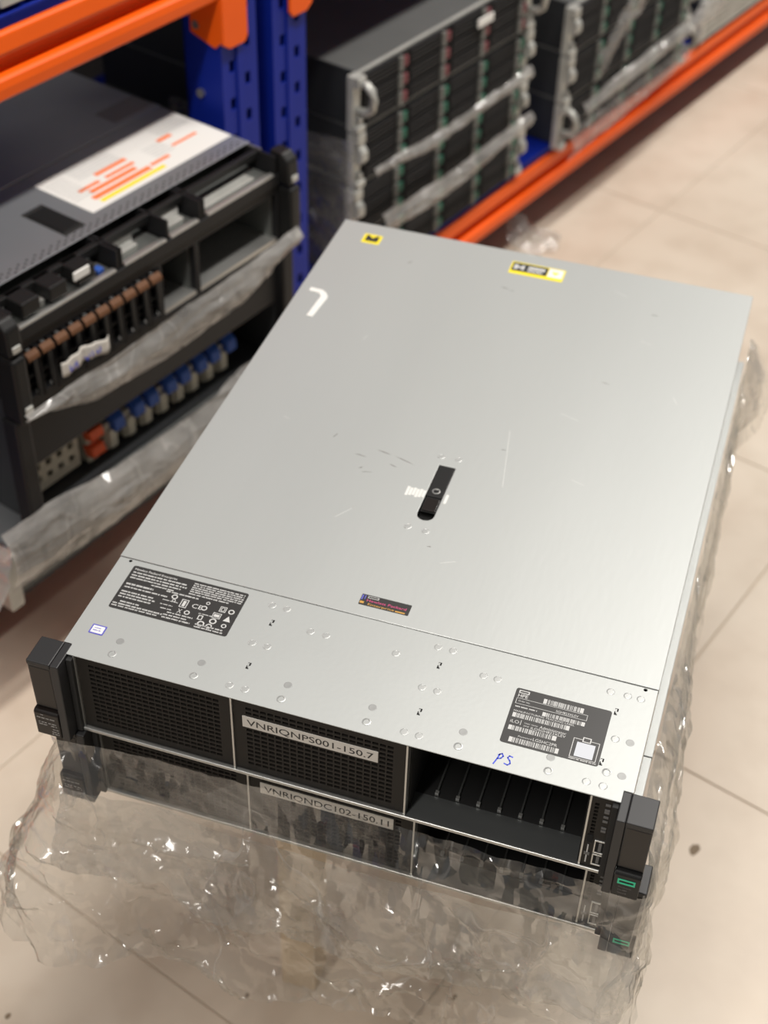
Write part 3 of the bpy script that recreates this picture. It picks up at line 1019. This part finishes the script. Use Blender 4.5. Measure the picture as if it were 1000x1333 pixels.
# the bag round the lower server, given in millimetres from the server's front left foot (world x, y, z)
PATH = [(-30, 640), (-22, 420), (-20, 200), (-18, 60), (-17, -4), (-12, -17), (60, -10), (200, -8), (330, -8), (440, -10), (474, -14), (476, 16), (466, 34), (456, 52), (454, 90), (454, 200), (453.5, 330), (453.5, 560), (453.5, 690), (453.5, 738)]
RIGHT = [(30, 4), (60, 25), (90, 26), (150, 25), (207, 21), (275, 15), (356, 7), (404, 11), (503, 10), (590, 8), (680, 6), (738, 30)]
def smooth_path(pts, n=600):
    cum = [0]
    for a, b in zip(pts, pts[1:]):
        cum.append(cum[-1] + math.dist(a, b))
    out = []
    i = 0
    for k in range(n + 1):
        d = cum[-1] * k / n
        while i < len(pts) - 2 and d > cum[i + 1]:
            i += 1
        f = (d - cum[i]) / (cum[i + 1] - cum[i])
        out.append(Vector(pts[i]).lerp(Vector(pts[i + 1]), f))
    for it in range(14):
        out = [out[0]] + [(out[j - 1] + out[j] * 2 + out[j + 1]) / 4 for j in range(1, n)] + [out[-1]]
    nrm = []
    for j in range(n + 1):
        t = (out[min(j + 6, n)] - out[max(j - 6, 0)]).normalized()
        nrm.append(Vector((t.y, -t.x)))
    return out, nrm
PTS, NRM = smooth_path(PATH)
def path_at(u):
    d = u * (len(PTS) - 1)
    i = min(int(d), len(PTS) - 2)
    return PTS[i].lerp(PTS[i + 1], d - i), NRM[i].lerp(NRM[i + 1], d - i).normalized()
# flare of the hem, its height and where the flare begins, along the path
HEM = [(0, 30, 300, 60), (.25, 38, 300, 50), (.34, 66, 318, 20), (.352, 84, 322, 12), (.37, 66, 308, 25), (.39, 36, 290, 60), (.42, 24, 264, 84), (.48, 20, 260, 84), (.53, 20, 268, 84),
       (.575, 18, 292, 80), (.60, 14, 330, 60), (.612, 14, 395, 30), (.64, 16, 392, 20), (.70, 14, 385, 10), (.80, 7, 392, 10), (.92, 5, 400, 10), (1, 6, 410, 10)]
HEM_IN = [(a, b * .4, h + (66 if a < .6 else 14), s) for a, b, h, s in HEM]
FOLDS = [[(470, 515), (440, 480), (412, 452)], [(412, 452), (400, 415), (392, 380)], [(139, 337), (175, 354), (213, 365)], [(104, 397), (122, 354), (137, 336)],
         [(180, 411), (206, 396), (247, 375), (287, 363)], [(64, 349), (90, 302), (157, 262)], [(307, 518), (330, 516), (354, 518), (380, 516), (414, 517)],
         [(-64, 348), (-31, 369), (6, 382)], [(264, 345), (304, 361), (342, 379), (398, 398)], [(21, 445), (2, 458), (-3, 496)], [(-40, 400), (-20, 420), (10, 425)],
         [(60, 430), (100, 420), (150, 424)], [(220, 300), (262, 306), (300, 322)], [(330, 440), (352, 425), (362, 400)]]
def fold_ridge(x, z):
    """height of the pinched folds, given as lines across the front of the bag"""
    best = 0.0
    for ln in FOLDS:
        for (xa, za), (xb, zb) in zip(ln, ln[1:]):
            dx, dz = xb - xa, zb - za
            t = max(0.0, min(1.0, ((x - xa) * dx + (z - za) * dz) / (dx * dx + dz * dz)))
            d = math.hypot(x - xa - t * dx, z - za - t * dz)
            if d < 6.5:
                best = max(best, 1 - d / 6.5)
    return best
def start0(u):
    return .40 if u < .6 else 0.0
def skirt(seed, inner):
    hem = HEM_IN if inner else HEM
    def fn(u, v):
        if inner:
            u = .35 + .65 * u
        p, nr = path_at(u)
        out, zb, start = lerp_table(hem, u)
        ztop = 523.0
        zb += 9 * noise.noise(Vector((u * 22, seed, 0)))
        z = ztop + (zb - ztop) * (v if not inner else start0(u) + (1 - start0(u)) * v)
        d = ztop - z
        k = max(0.0, d - start) / max(30.0, ztop - zb - start)
        off = out * k - (3 if inner else 0)
        if u > .6 and p.y > 20:
            out = lerp_table(RIGHT, p.y)[0] * (.72 if inner else 1)
            off = out * min(1.0, d / 45.0) ** .7 + 3 * k
        pos = Vector((p.x + nr.x * off, p.y + nr.y * off, z))
        side = min(1.0, max(0.0, (u - .60) * 30))
        left = min(1.0, max(0.0, (.335 - u) * 40))
        amp = (2.5 + (11.0 - 6 * side) * min(1, k * 1.5)) * (1 - .75 * left)
        q = (pos.x + pos.z * .55, pos.y, pos.z * .9 - pos.x * .18)
        c = crumple(q, .011, seed) + .75 * crumple(q, .030, seed + 3)
        lo = noise.noise(Vector((pos.x * .008, pos.y * .008, pos.z * .012 + seed)))
        w = amp * c + (13 * k * (1 - .7 * max(side, left))) * lo
        w = max(w, -(max(off, 0) + 1.0))
        if inner:
            w *= .7
        elif .33 < u < .62:
            w += (9.0 if k > 0 else 4.0) * fold_ridge(pos.x, pos.z)
        pos += Vector((nr.x, nr.y, 0)) * w
        return pos
    return fn
bag = thing('plastic_bag', (0.24, 0.3, 0.437), 0, 'loose clear plastic bag hanging round the lower of the two silver servers', 'plastic bag')
def into(o, root):
    for v in o.data.vertices:
        v.co -= root.location
    return o
into(film_grid('outer_film', skirt(1.0, False), 620, 90, 'film_clear', bag), bag)
into(film_grid('inner_film', skirt(4.0, True), 420, 60, 'film_fold', bag), bag)

# ------------------------------------------------------------------ equipment on the racking (local frame: x along the rack, y into it)
def rack_thing(name, s, t, z, label, cat, group=None):
    return thing(name, rackpt(s, t, z), RANG, label, cat, group)

def open_case(r, w, d, z0, z1, mat, top=None, front=12):
    m = MB().box(-w / 2, w / 2, 0, d, z0, z0 + 1.5).box(-w / 2, -w / 2 + 1.5, 0, d, z0 + 1.5, z1 - 1.5).box(w / 2 - 1.5, w / 2, 0, d, z0 + 1.5, z1 - 1.5)
    m.box(-w / 2 + 1.5, w / 2 - 1.5, d - 1.5, d, z0 + 1.5, z1 - 1.5).box(-w / 2 + 1.5, w / 2 - 1.5, 180, 181.5, z0 + 1.5, z1 - 1.5)
    m.build('case', mat, r)

# centre of the left pile: s = -368, front at t = -105
CS, FT = -368, -105

# 1. the wrapped unit on the shelf
a = rack_thing('rack_server', CS - 46, FT + 12, 179, 'dark server at the foot of the left pile, buried in crumpled plastic', 'server', 'servers in the left pile')
open_case(a, 440, 700, 0, 86, 'chassis_dark')
box('lid', 'lid_grey', a, -220, 220, 2, 700, 85, 87, .6)
for sx in (-1, 1):
    e = MB().box(min(sx * 221, sx * 241), max(sx * 221, sx * 241), -14, 6, 2, 85).build('ear', 'zinc_ear', a, 2)
g = slot_plate(-219, 219, 3, 84, 1, 4, -205, 205, 28, 10, 8, 80, 8, 5.5).build('front_grille', 'dark_steel', a)

# 2. the tall unit with blue latched modules in its open lower bay
b = rack_thing('rack_server', CS, FT + 6, 266.6, 'tall black server with blue and orange latched modules in its open front', 'server', 'servers in the left pile')
open_case(b, 440, 690, 0, 176, 'chassis_dark')
box('lid', 'chassis_dark', b, -220, 220, 0, 690, 175, 177, .6)
box('front_cover', 'chassis_black', b, -219, 219, -4, 8, 92, 175, 2)
box('tray_lip', 'dark_steel', b, -219, 219, 0, 6, 0, 8, 1)
box('bay_roof', 'chassis_black', b, -219, 219, 8, 180, 92, 94)
for sx in (-1, 1):
    MB().box(min(sx * 220, sx * 241), max(sx * 220, sx * 241), -16, 8, 2, 174).build('ear', 'chassis_black', b, 3)
mod0 = None
mx = [(-72, 0), (-40, 0), (-10, 0), (20, 0), (50, 0), (78, 0), (108, 0), (136, 0)]
for k, (x0, _) in enumerate(mx):
    mdl = MB().box(x0, x0 + 17, 34, 120, 4, 44).box(x0 + 2, x0 + 15, 28, 34, 8, 36).build('module', 'beige_plastic', b, 1.5)
    l = MB().prism([(22, 34), (36, 30), (60, 46), (60, 58), (40, 60), (24, 50)], 'x', x0 + (12 if k % 2 else 8), x0 + (30 if k % 2 else 26)).build('latch', 'latch_blue', mdl, 2)
for z in (22, 48):
    pass
mdl = MB().box(-104, -86, 34, 120, 4, 52).build('module', 'beige_plastic', b, 1.5)
for z in (20, 46):
    MB().prism([(20, z), (34, z - 3), (40, z + 12), (24, z + 13)], 'x', -107, -84).build('latch', 'latch_orange', mdl, 2)
cage = slot_plate(-210, -112, 6, 58, 40, 44, -206, -116, 5, 9, 14, 52, 2, 9)
cage.box(-210, -112, 44, 120, 56, 58)
cage.build('metal_cage', 'beige_plastic', b)

# 3. the two-unit server with drive carriers
c = rack_thing('rack_server', CS, FT, 443.8, 'black two-unit server with ten drive carriers and two empty bays in the left pile', 'server', 'servers in the left pile')
open_case(c, 440, 720, 0, 87, 'chassis_black')
box('lid', 'lid_grey', c, -220, 220, 30, 720, 86, 87.5, .5)
m = MB().box(-222, 222, -3, 14, 76, 88).box(-222, 222, -3, 10, 0, 7)
m.box(-222, -218, -3, 14, 7, 76).box(218, 222, -3, 14, 7, 76).box(64, 72, -3, 100, 7, 76).box(2, 8, -3, 100, 7, 76)
m.build('front_frame', 'chassis_black', c, 1)
for x0, x1 in ((8, 64), (72, 218)):
    q = MB().box(x0, x1, -2, 170, 7, 12).build('bay_floor', 'steel', c)
    MB().box(x1 - 3, x1, 6, 170, 12, 76).build('bay_wall', 'inner_steel', c)
dr0 = None
for k in range(10):
    x0 = -214 + 21.4 * k
    if dr0 is None:
        mm = MB().box(0.5, 20.4, 6, 110, 8, 75)
        mm.box(0.5, 3, -8, 6, 8, 75).box(18, 20.4, -8, 6, 8, 75).box(3, 18, -8, 6, 8, 16)
        mm.box(3, 18, -3, 6, 36, 40).box(3, 18, -3, 6, 54, 58).box(3, 18, 0, 6, 24, 28)
        dr0 = mm.build('drive_carrier', 'chassis_black', c, .6)
        MB().prism([(-14, 66), (-8, 72), (0, 76), (6, 76), (6, 70), (-4, 68), (-10, 62), (-12, 20), (-16, 20)], 'x', 8, 14).build('handle', 'black_plastic', dr0, .6)
        MB().prism([(-14, 66), (-13, 71), (-8, 75), (-6, 74), (-11, 69), (-12, 66)], 'x', 2, 19).build('handle_tip', 'tip_brown', dr0, .6)
        MB().box(8, 14, -15, -11, 22, 26).build('release_button', 'print_grey', dr0)
        dr0.location.x = x0 / 1000
    else:
        copy_tree(dr0, c).location.x = x0 / 1000
for sx in (-1, 1):
    e = MB().box(min(sx * 222, sx * 241), max(sx * 222, sx * 241), -24, 10, 1, 86).build('ear', 'black_plastic', c, 4)
    MB().box(min(sx * 226, sx * 236), max(sx * 226, sx * 236), -27, -24, 14, 24).build('ear_button', 'zinc_ear', e, 1)
tpe = MB()
W = 7
for k in range(W):
    pass
t_ = film_grid('paper_tape', lambda u, v: (-177 + 73 * u, -15 - 2.5 * math.sin(u * 9) - 1.5 * math.sin(u * 23), 31 + 19 * v + 2.0 * math.sin(u * 5)), 24, 4, 'tape_white', c)
t_.location.y = -0.008
sol = t_.modifiers.new('thickness', 'SOLIDIFY'); sol.thickness = .0004
ink = MB()
for st in ([(-168, 44), (-168, 36), (-162, 40), (-158, 44), (-158, 36)], [(-146, 43), (-142, 37), (-138, 43)], [(-134, 37), (-134, 44)], [(-126, 43), (-128, 38), (-122, 38), (-122, 44)]):
    for (x0, z0), (x1, z1) in zip(st, st[1:]):
        d = Vector((x1 - x0, z1 - z0)).normalized()
        nx, nz = -d.y * .9, d.x * .9
        yy = -19.6
        ink.add([(x0 + nx, yy, z0 + nz), (x0 - nx, yy, z0 - nz), (x1 - nx, yy, z1 - nz), (x1 + nx, yy, z1 + nz)], [(0, 1, 2, 3)])
ink.build('handwriting', 'ink_blue', t_)

# 4. the opened one-unit server on top
d = rack_thing('rack_server', CS, FT, 532.2, 'opened one-unit server with grey lid and white instruction sheet on the left pile', 'server', 'servers in the left pile')
m = MB().box(-219, 219, 0, 720, 0, 1.5).box(-219, -217.5, 20, 720, 1.5, 42).box(217.5, 219, 20, 720, 1.5, 42).box(-217.5, 217.5, 718, 720, 1.5, 42)
m.box(-217.5, 217.5, 120, 122, 1.5, 42)
m.build('case', 'steel', d)
lid = box('lid', 'lid_grey', d, -220, 220, 40, 720, 42.5, 44, .5)
pf = MB()
for i in range(70):
    for k in range(3):
        if (i + k) % 2 == 0:
            x0, y0 = -214 + i * 6.1, 43.5 + k * 4.5
            pf.add([(x0, y0, 44.06), (x0 + 3.0, y0, 44.06), (x0 + 3.0, y0 + 2.4, 44.06), (x0, y0 + 2.4, 44.06)], [(0, 1, 2, 3)])
pf.build('perforation', 'void_black', lid)
box('lid_step', 'lid_grey', lid, -220, 220, 188, 200, 44, 46, .8)
box('latch_well', 'black_matte', lid, -78, -46, 56, 128, 43.8, 44.4, .2)
box('latch_handle', 'black_plastic', lid, -75, -49, 62, 120, 44.4, 46, 1)
sh = box('instruction_sheet', 'label_white', lid, -23, 230 - 12, 68, 165, 44, 44.5, .1)
zq = 44.56
op = MB()
for (x0, x1, y0, y1) in ((0, 96, 86, 95), (8, 84, 99, 107), (0, 34, 111, 117), (44, 92, 111, 117), (40, 92, 124, 131), (100, 132, 90, 96), (148, 172, 124, 131), (152, 196, 104, 109)):
    quad(MB(), x0, x1, y0, y1, zq).build('printed_block', 'print_orange', sh)
quad(MB(), 2, 110, 76, 83, zq).build('print_yellow', 'yellow', sh)
words_rows([(-18, 12, 100 + 7 * k, 2.4) for k in range(8)] + [(20, 90, 132 + 6 * k, 2.6) for k in range(5)] + [(118, 150, 100 + 6 * k, 2.4) for k in range(5)] + [(160, 212, 134 + 6 * k, 2.6) for k in range(4)], zq, 8, 3, 9).build('fine_print', 'print_grey', sh)
box('grey_label', 'rivet_grey', lid, 152, 228 - 10, 194 + 8, 238, 44, 44.5, .1)
box('front_bar', 'chassis_black', d, -221, 221, -6, 2, 0, 15, 1.2)
for x in (-217, -60, -54, 22, 78, 84, 216):
    box('bay_wall', 'chassis_black', d, x - 1.5, x + 1.5, -4, 118, 2, 40)
for x0, x1 in ((-210, -64), (-50, 18), (26, 74), (90, 212)):
    box('bay_floor', 'inner_steel', d, x0, x1, 2, 116, 14, 15)
for x0, x1, y0, y1, z1 in ((-46, -14, 10, 24, 22), (-40, -6, 26, 34, 26), (30, 62, 8, 22, 22), (34, 70, 24, 32, 27), (96, 190, 8, 24, 18), (-190, -160, 8, 20, 24)):
    box('connector_block', 'label_white' if x0 in (-40, 34) else 'zinc_ear', d, x0, x1, y0, y1, 15, z1, 1)
for x0, x1 in ((-210, -64), (-50, 18), (26, 74), (90, 212)):
    box('bay_lip', 'steel', d, x0, x1, -5, 2, 15, 18, .6)
box('front_rail', 'black_plastic', d, -216, 216, 22, 30, 30, 40, 1)
for x0 in (-200, -160, -118):
    box('bracket', 'black_plastic', d, x0, x0 + 26, -2, 30, 22, 40, 2)
box('white_tag', 'label_white', d, -127, -103, -6, -3, 33, 44, 2)
box('blue_clip', 'latch_blue', d, -84, -74, 4, 14, 16, 22, 1)
for sx in (-1, 1):
    e = MB().prism([(-22, 2), (10, 2), (10, 52 - 8), (-10, 43.5), (-20, 34)], 'x', min(sx * 221, sx * 241), max(sx * 221, sx * 241)).build('ear', 'black_plastic', d, 3)
    MB().box(min(sx * 226, sx * 237), max(sx * 226, sx * 237), -23.5, -20, 6, 14).build('ear_button', 'zinc_ear', e, 1)

# plastic film on the left pile
def band(name, label, s0, s1, top, bot, t0, bulge, seed, mat, nu=140, nv=24, cat='plastic film', t_of=None, amp=7, up=0):
    mid = (s0 + s1) / 2
    r = thing(name, rackpt(mid, t0, 0), RANG, label, cat, 'plastic film on the rack equipment')
    def fn(u, v):
        s = s0 + (s1 - s0) * u - mid
        za = lerp_table(top, u)[0]
        zb = lerp_table(bot, u)[0]
        z = za + (zb - za) * v + up
        y = -bulge * math.sin(math.pi * min(1, v * 1.05)) - 6
        q = (s * .35 + z * .4, seed * 11, z * 1.5)
        y += -abs(amp * crumple(q, .02, seed)) - amp * .6 * abs(noise.noise(Vector((s * .006, z * .06, seed))))
        if t_of:
            y += t_of(u)
        return (s, y, z)
    film_grid('film_sheet', fn, nu, nv, mat, r)
    return r
band('plastic_film', 'milky plastic film sagging below the drive carriers in the left pile', -612, -142,
     [(0, 437), (.3, 438), (.7, 440), (.9, 446), (1, 450)], [(0, 428), (.25, 394), (.5, 386), (.75, 392), (1, 424)], FT - 22, 8, 2.0, 'film_milky', up=30)
band('plastic_film', 'grey crumpled plastic film swathing the bottom of the left pile', -660, -120,
     [(0, 300), (.12, 298), (.35, 282), (.6, 276), (.8, 296), (1, 305)], [(0, 208), (.3, 200), (.6, 204), (1, 200)], FT - 8, 16, 3.0, 'film_milky', nv=36, up=18)
# its left end folds round the side
lf = thing('plastic_film', rackpt(-640, FT, 0), RANG, 'grey plastic film folded round the left side of the bottom server', 'plastic film', 'plastic film on the rack equipment')
film_grid('film_sheet', lambda u, v: (-14 - 60 * v * v - 8 * crumple((u * 300, v * 120, 5), .02, 2), -24 + 420 * u, 300 - (100 + 70 * u) * v + 6 * noise.noise(Vector((u * 9, v * 3, 1)))), 60, 20, 'film_milky', lf)

# disk shelves: silver eared units with twelve drives
def disk_shelf(s, t, z, label, button, group, loop=False):
    r = rack_thing('disk_shelf', s, t, z, label, 'disk shelf', group)
    MB().box(-222, 222, 4, 520, 0.5, 84).build('case', 'chassis_dark', r, 1)
    box('lid', 'shelf_lid', r, -223, 223, 2, 522, 84, 87.4, 1)
    box('lid_edge', 'zinc_ear', r, -223, 223, -3, 2, 82, 87.4, 1)
    d0 = None
    for i in range(4):
        for k in range(3):
            x0, z0 = -220 + 110 * i, 3 + 27.4 * k
            mm = None
            if d0 is None:
                mm = MB().box(1, 108, -8, 3.5, 0, 25.5)
                for q in range(4):
                    mm.box(5, 82, -11, -8, 2.5 + q * 6, 5.5 + q * 6)
                d0 = mm.build('drive', 'chassis_black', r, .6)
                MB().box(84, 92, -14, -8, 1.5, 24).build('lever', 'lever_grey', d0, 1)
                MB().box(95, 106, -12.5, -8, 5, 20).build('release_button', button, d0, 1)
                o = d0
            else:
                o = copy_tree(d0, r)
            o.location = (x0 / 1000, 0, z0 / 1000)
    for sx in (-1, 1):
        xa, xb = sorted((sx * 222, sx * 241))
        e = MB().box(xa, xb, -6, 6, 1, 87).box(xa, xb, -16, -6, 1, 12).box(xa, xb, -16, -6, 70, 87).build('ear', 'zinc_ear', r, 2)
        xm = (xa + xb) / 2
        if loop:
            MB().tube([(xm, -8, 78), (xm, -24, 77), (xm, -33, 70), (xm, -36, 56), (xm, -33, 43), (xm, -23, 35), (xm, -8, 33)], 6.5, 8).build('handle', 'zinc_ear', e, smooth=True)
        else:
            MB().prism([(-16, 40), (-22, 46), (-22, 60), (-16, 68), (-6, 68), (-6, 40)], 'x', xa + 2, xb - 2).build('latch', 'zinc_ear', e, 2)
        MB().lathe(0, 0, [(5, 0), (5, 7), (3, 9)], 10).build('thumbscrew', 'bolt_zinc', e).matrix_local = Matrix.Translation((xm / 1000, -.006, .020)) @ Matrix.Rotation(math.pi / 2, 4, 'X')
    return r
SG = 'disk shelves stacked behind the blue uprights'
SX = 392
for k, (lab, bt) in enumerate((('disk shelf lowest in the stack beside the blue upright, mostly hidden', 'button_green'),
                               ('disk shelf third from the top beside the blue upright, green drive buttons', 'button_green'),
                               ('disk shelf second from the top beside the blue upright, green drive buttons', 'button_green'),
                               ('disk shelf with maroon drive buttons, topmost of the stack beside the blue upright', 'maroon'))):
    top_shelf = disk_shelf(SX + (4, -3, 2, 0)[k], 6, 178.6 + 88.6 * k, lab, bt, SG, k == 3)
MB().box(66, 108, -17, -14, 58, 71).build('white_label', 'label_white', top_shelf, .5)
wl = None
SG2 = 'disk shelves stacked further along the rack'
SX2 = 985
for k, lab in enumerate(('disk shelf lowest in the far stack, its handle wrapped in plastic', 'disk shelf second from below in the far plastic-wrapped stack', 'disk shelf third from below in the far stack, cut by the picture edge')):
    disk_shelf(SX2, -8, 178.6 + 88.6 * k, lab, 'button_green', SG2, k == 0)
band('plastic_film', 'grey plastic strip sagging across the middle of the disk shelf stack', 165, 600, [(0, 368), (.4, 362), (1, 372)], [(0, 352), (.35, 340), (1, 350)], -22, 6, 5.0, 'film_milky', up=26)
band('plastic_film', 'grey plastic strip sagging across the lower disk shelves', 185, 610, [(0, 286), (.4, 278), (1, 290)], [(0, 246), (.4, 240), (1, 262)], -24, 8, 6.0, 'film_milky', up=24)
band('plastic_film', 'beige plastic strip slanting along the far disk shelf stack', 740, 1270, [(0, 250), (.3, 262), (.7, 272), (1, 300)], [(0, 222), (.3, 226), (.7, 236), (1, 240)], -52, 10, 7.0, 'film_milky', up=36)
band('plastic_film', 'thin grey plastic veil over the upper far disk shelves', 750, 1000, [(0, 380), (.5, 470), (1, 560)], [(0, 330), (.5, 400), (1, 540)], -66, 6, 8.0, 'film_side')
band('plastic_film', 'clear plastic flap spilling over the orange beam below the far stack', 735, 1180, [(0, 226), (.5, 230), (1, 234)], [(0, 168), (.4, 176), (1, 200)], -34, 14, 9.0, 'film_side')
sd = thing('plastic_film', rackpt(148, 0, 0), RANG, 'clear plastic film over the left side of the disk shelf stack', 'plastic film', 'plastic film on the rack equipment')
film_grid('film_sheet', lambda u, v: (-6 - 9 * abs(crumple((u * 300, v * 300, 3), .012, 4)), -10 + 360 * u, 440 - 250 * v - 40 * u), 70, 50, 'film_side', sd)

# the vented unit beyond
v_ = rack_thing('rack_server', 1560, 0, 178.6, 'grey vented server at the far end of the shelf', 'server')
open_case(v_, 440, 600, 0, 86, 'chassis_dark')
box('lid', 'zinc_ear', v_, -221, 221, 0, 600, 85, 88, 1)
slot_plate(-220, 220, 0, 85, -6, -1, -215, 215, 40, 6, 6, 80, 6, 7).build('front_grille', 'zinc_ear', v_)
for sx in (-1, 1):
    MB().box(min(sx * 221, sx * 241), max(sx * 221, sx * 241), -10, 6, 1, 86).build('ear', 'zinc_ear', v_, 2)

# on the upper shelf, cut by the top of the picture
w_ = rack_thing('rack_server', -430, 16, 815.5, 'server standing on the upper shelf, cut by the top left corner', 'server')
open_case(w_, 440, 600, 0, 86, 'chassis_dark')
box('lid', 'lid_grey', w_, -221, 221, 0, 600, 85, 87, 1)
box('front_panel', 'chassis_black', w_, -219, 219, 3, 8, 1, 85, 1)
box('white_card', 'label_white', w_, 26, 92, -8, 3, 3, 30, 1)
box('white_card', 'label_white', w_, -60, -14, -8, 3, 2, 18, 1)
box('grey_module', 'zinc_ear', w_, -12, 22, -10, 3, 4, 24, 2)
box('white_card', 'label_white', w_, 110, 190, -8, 3, 4, 24, 1)

# unseen dark chassis added left of the pile to block light
for k in range(1):
    z_ = rack_thing('light_block_chassis', -1010, 40, 178.6, 'unseen dark chassis added left of the opened servers to block light', 'server')
    MB().box(-225, 225, 0, 700, 0, 500).build('case', 'chassis_dark', z_, 2)
    slot_plate(-222, 222, 2, 498, -6, -1, -210, 210, 20, 14, 20, 480, 12, 24).build('front_grille', 'chassis_black', z_)
# loose plastic on the floor under the rack
fl = thing('plastic_film', rackpt(705, 10, 0), RANG, 'white scrap of plastic film on the floor under the orange beam', 'plastic film', 'plastic film on the rack equipment')
film_grid('film_sheet', lambda u, v: (-50 + 100 * u + 10 * math.sin(v * 6), -60 + 70 * v + 8 * math.sin(u * 8), 3 + 60 * v * v * (.6 + .4 * math.sin(u * 5)) + 8 * abs(crumple((u * 100, v * 100, 1), .04, 6))), 40, 40, 'film_side', fl)
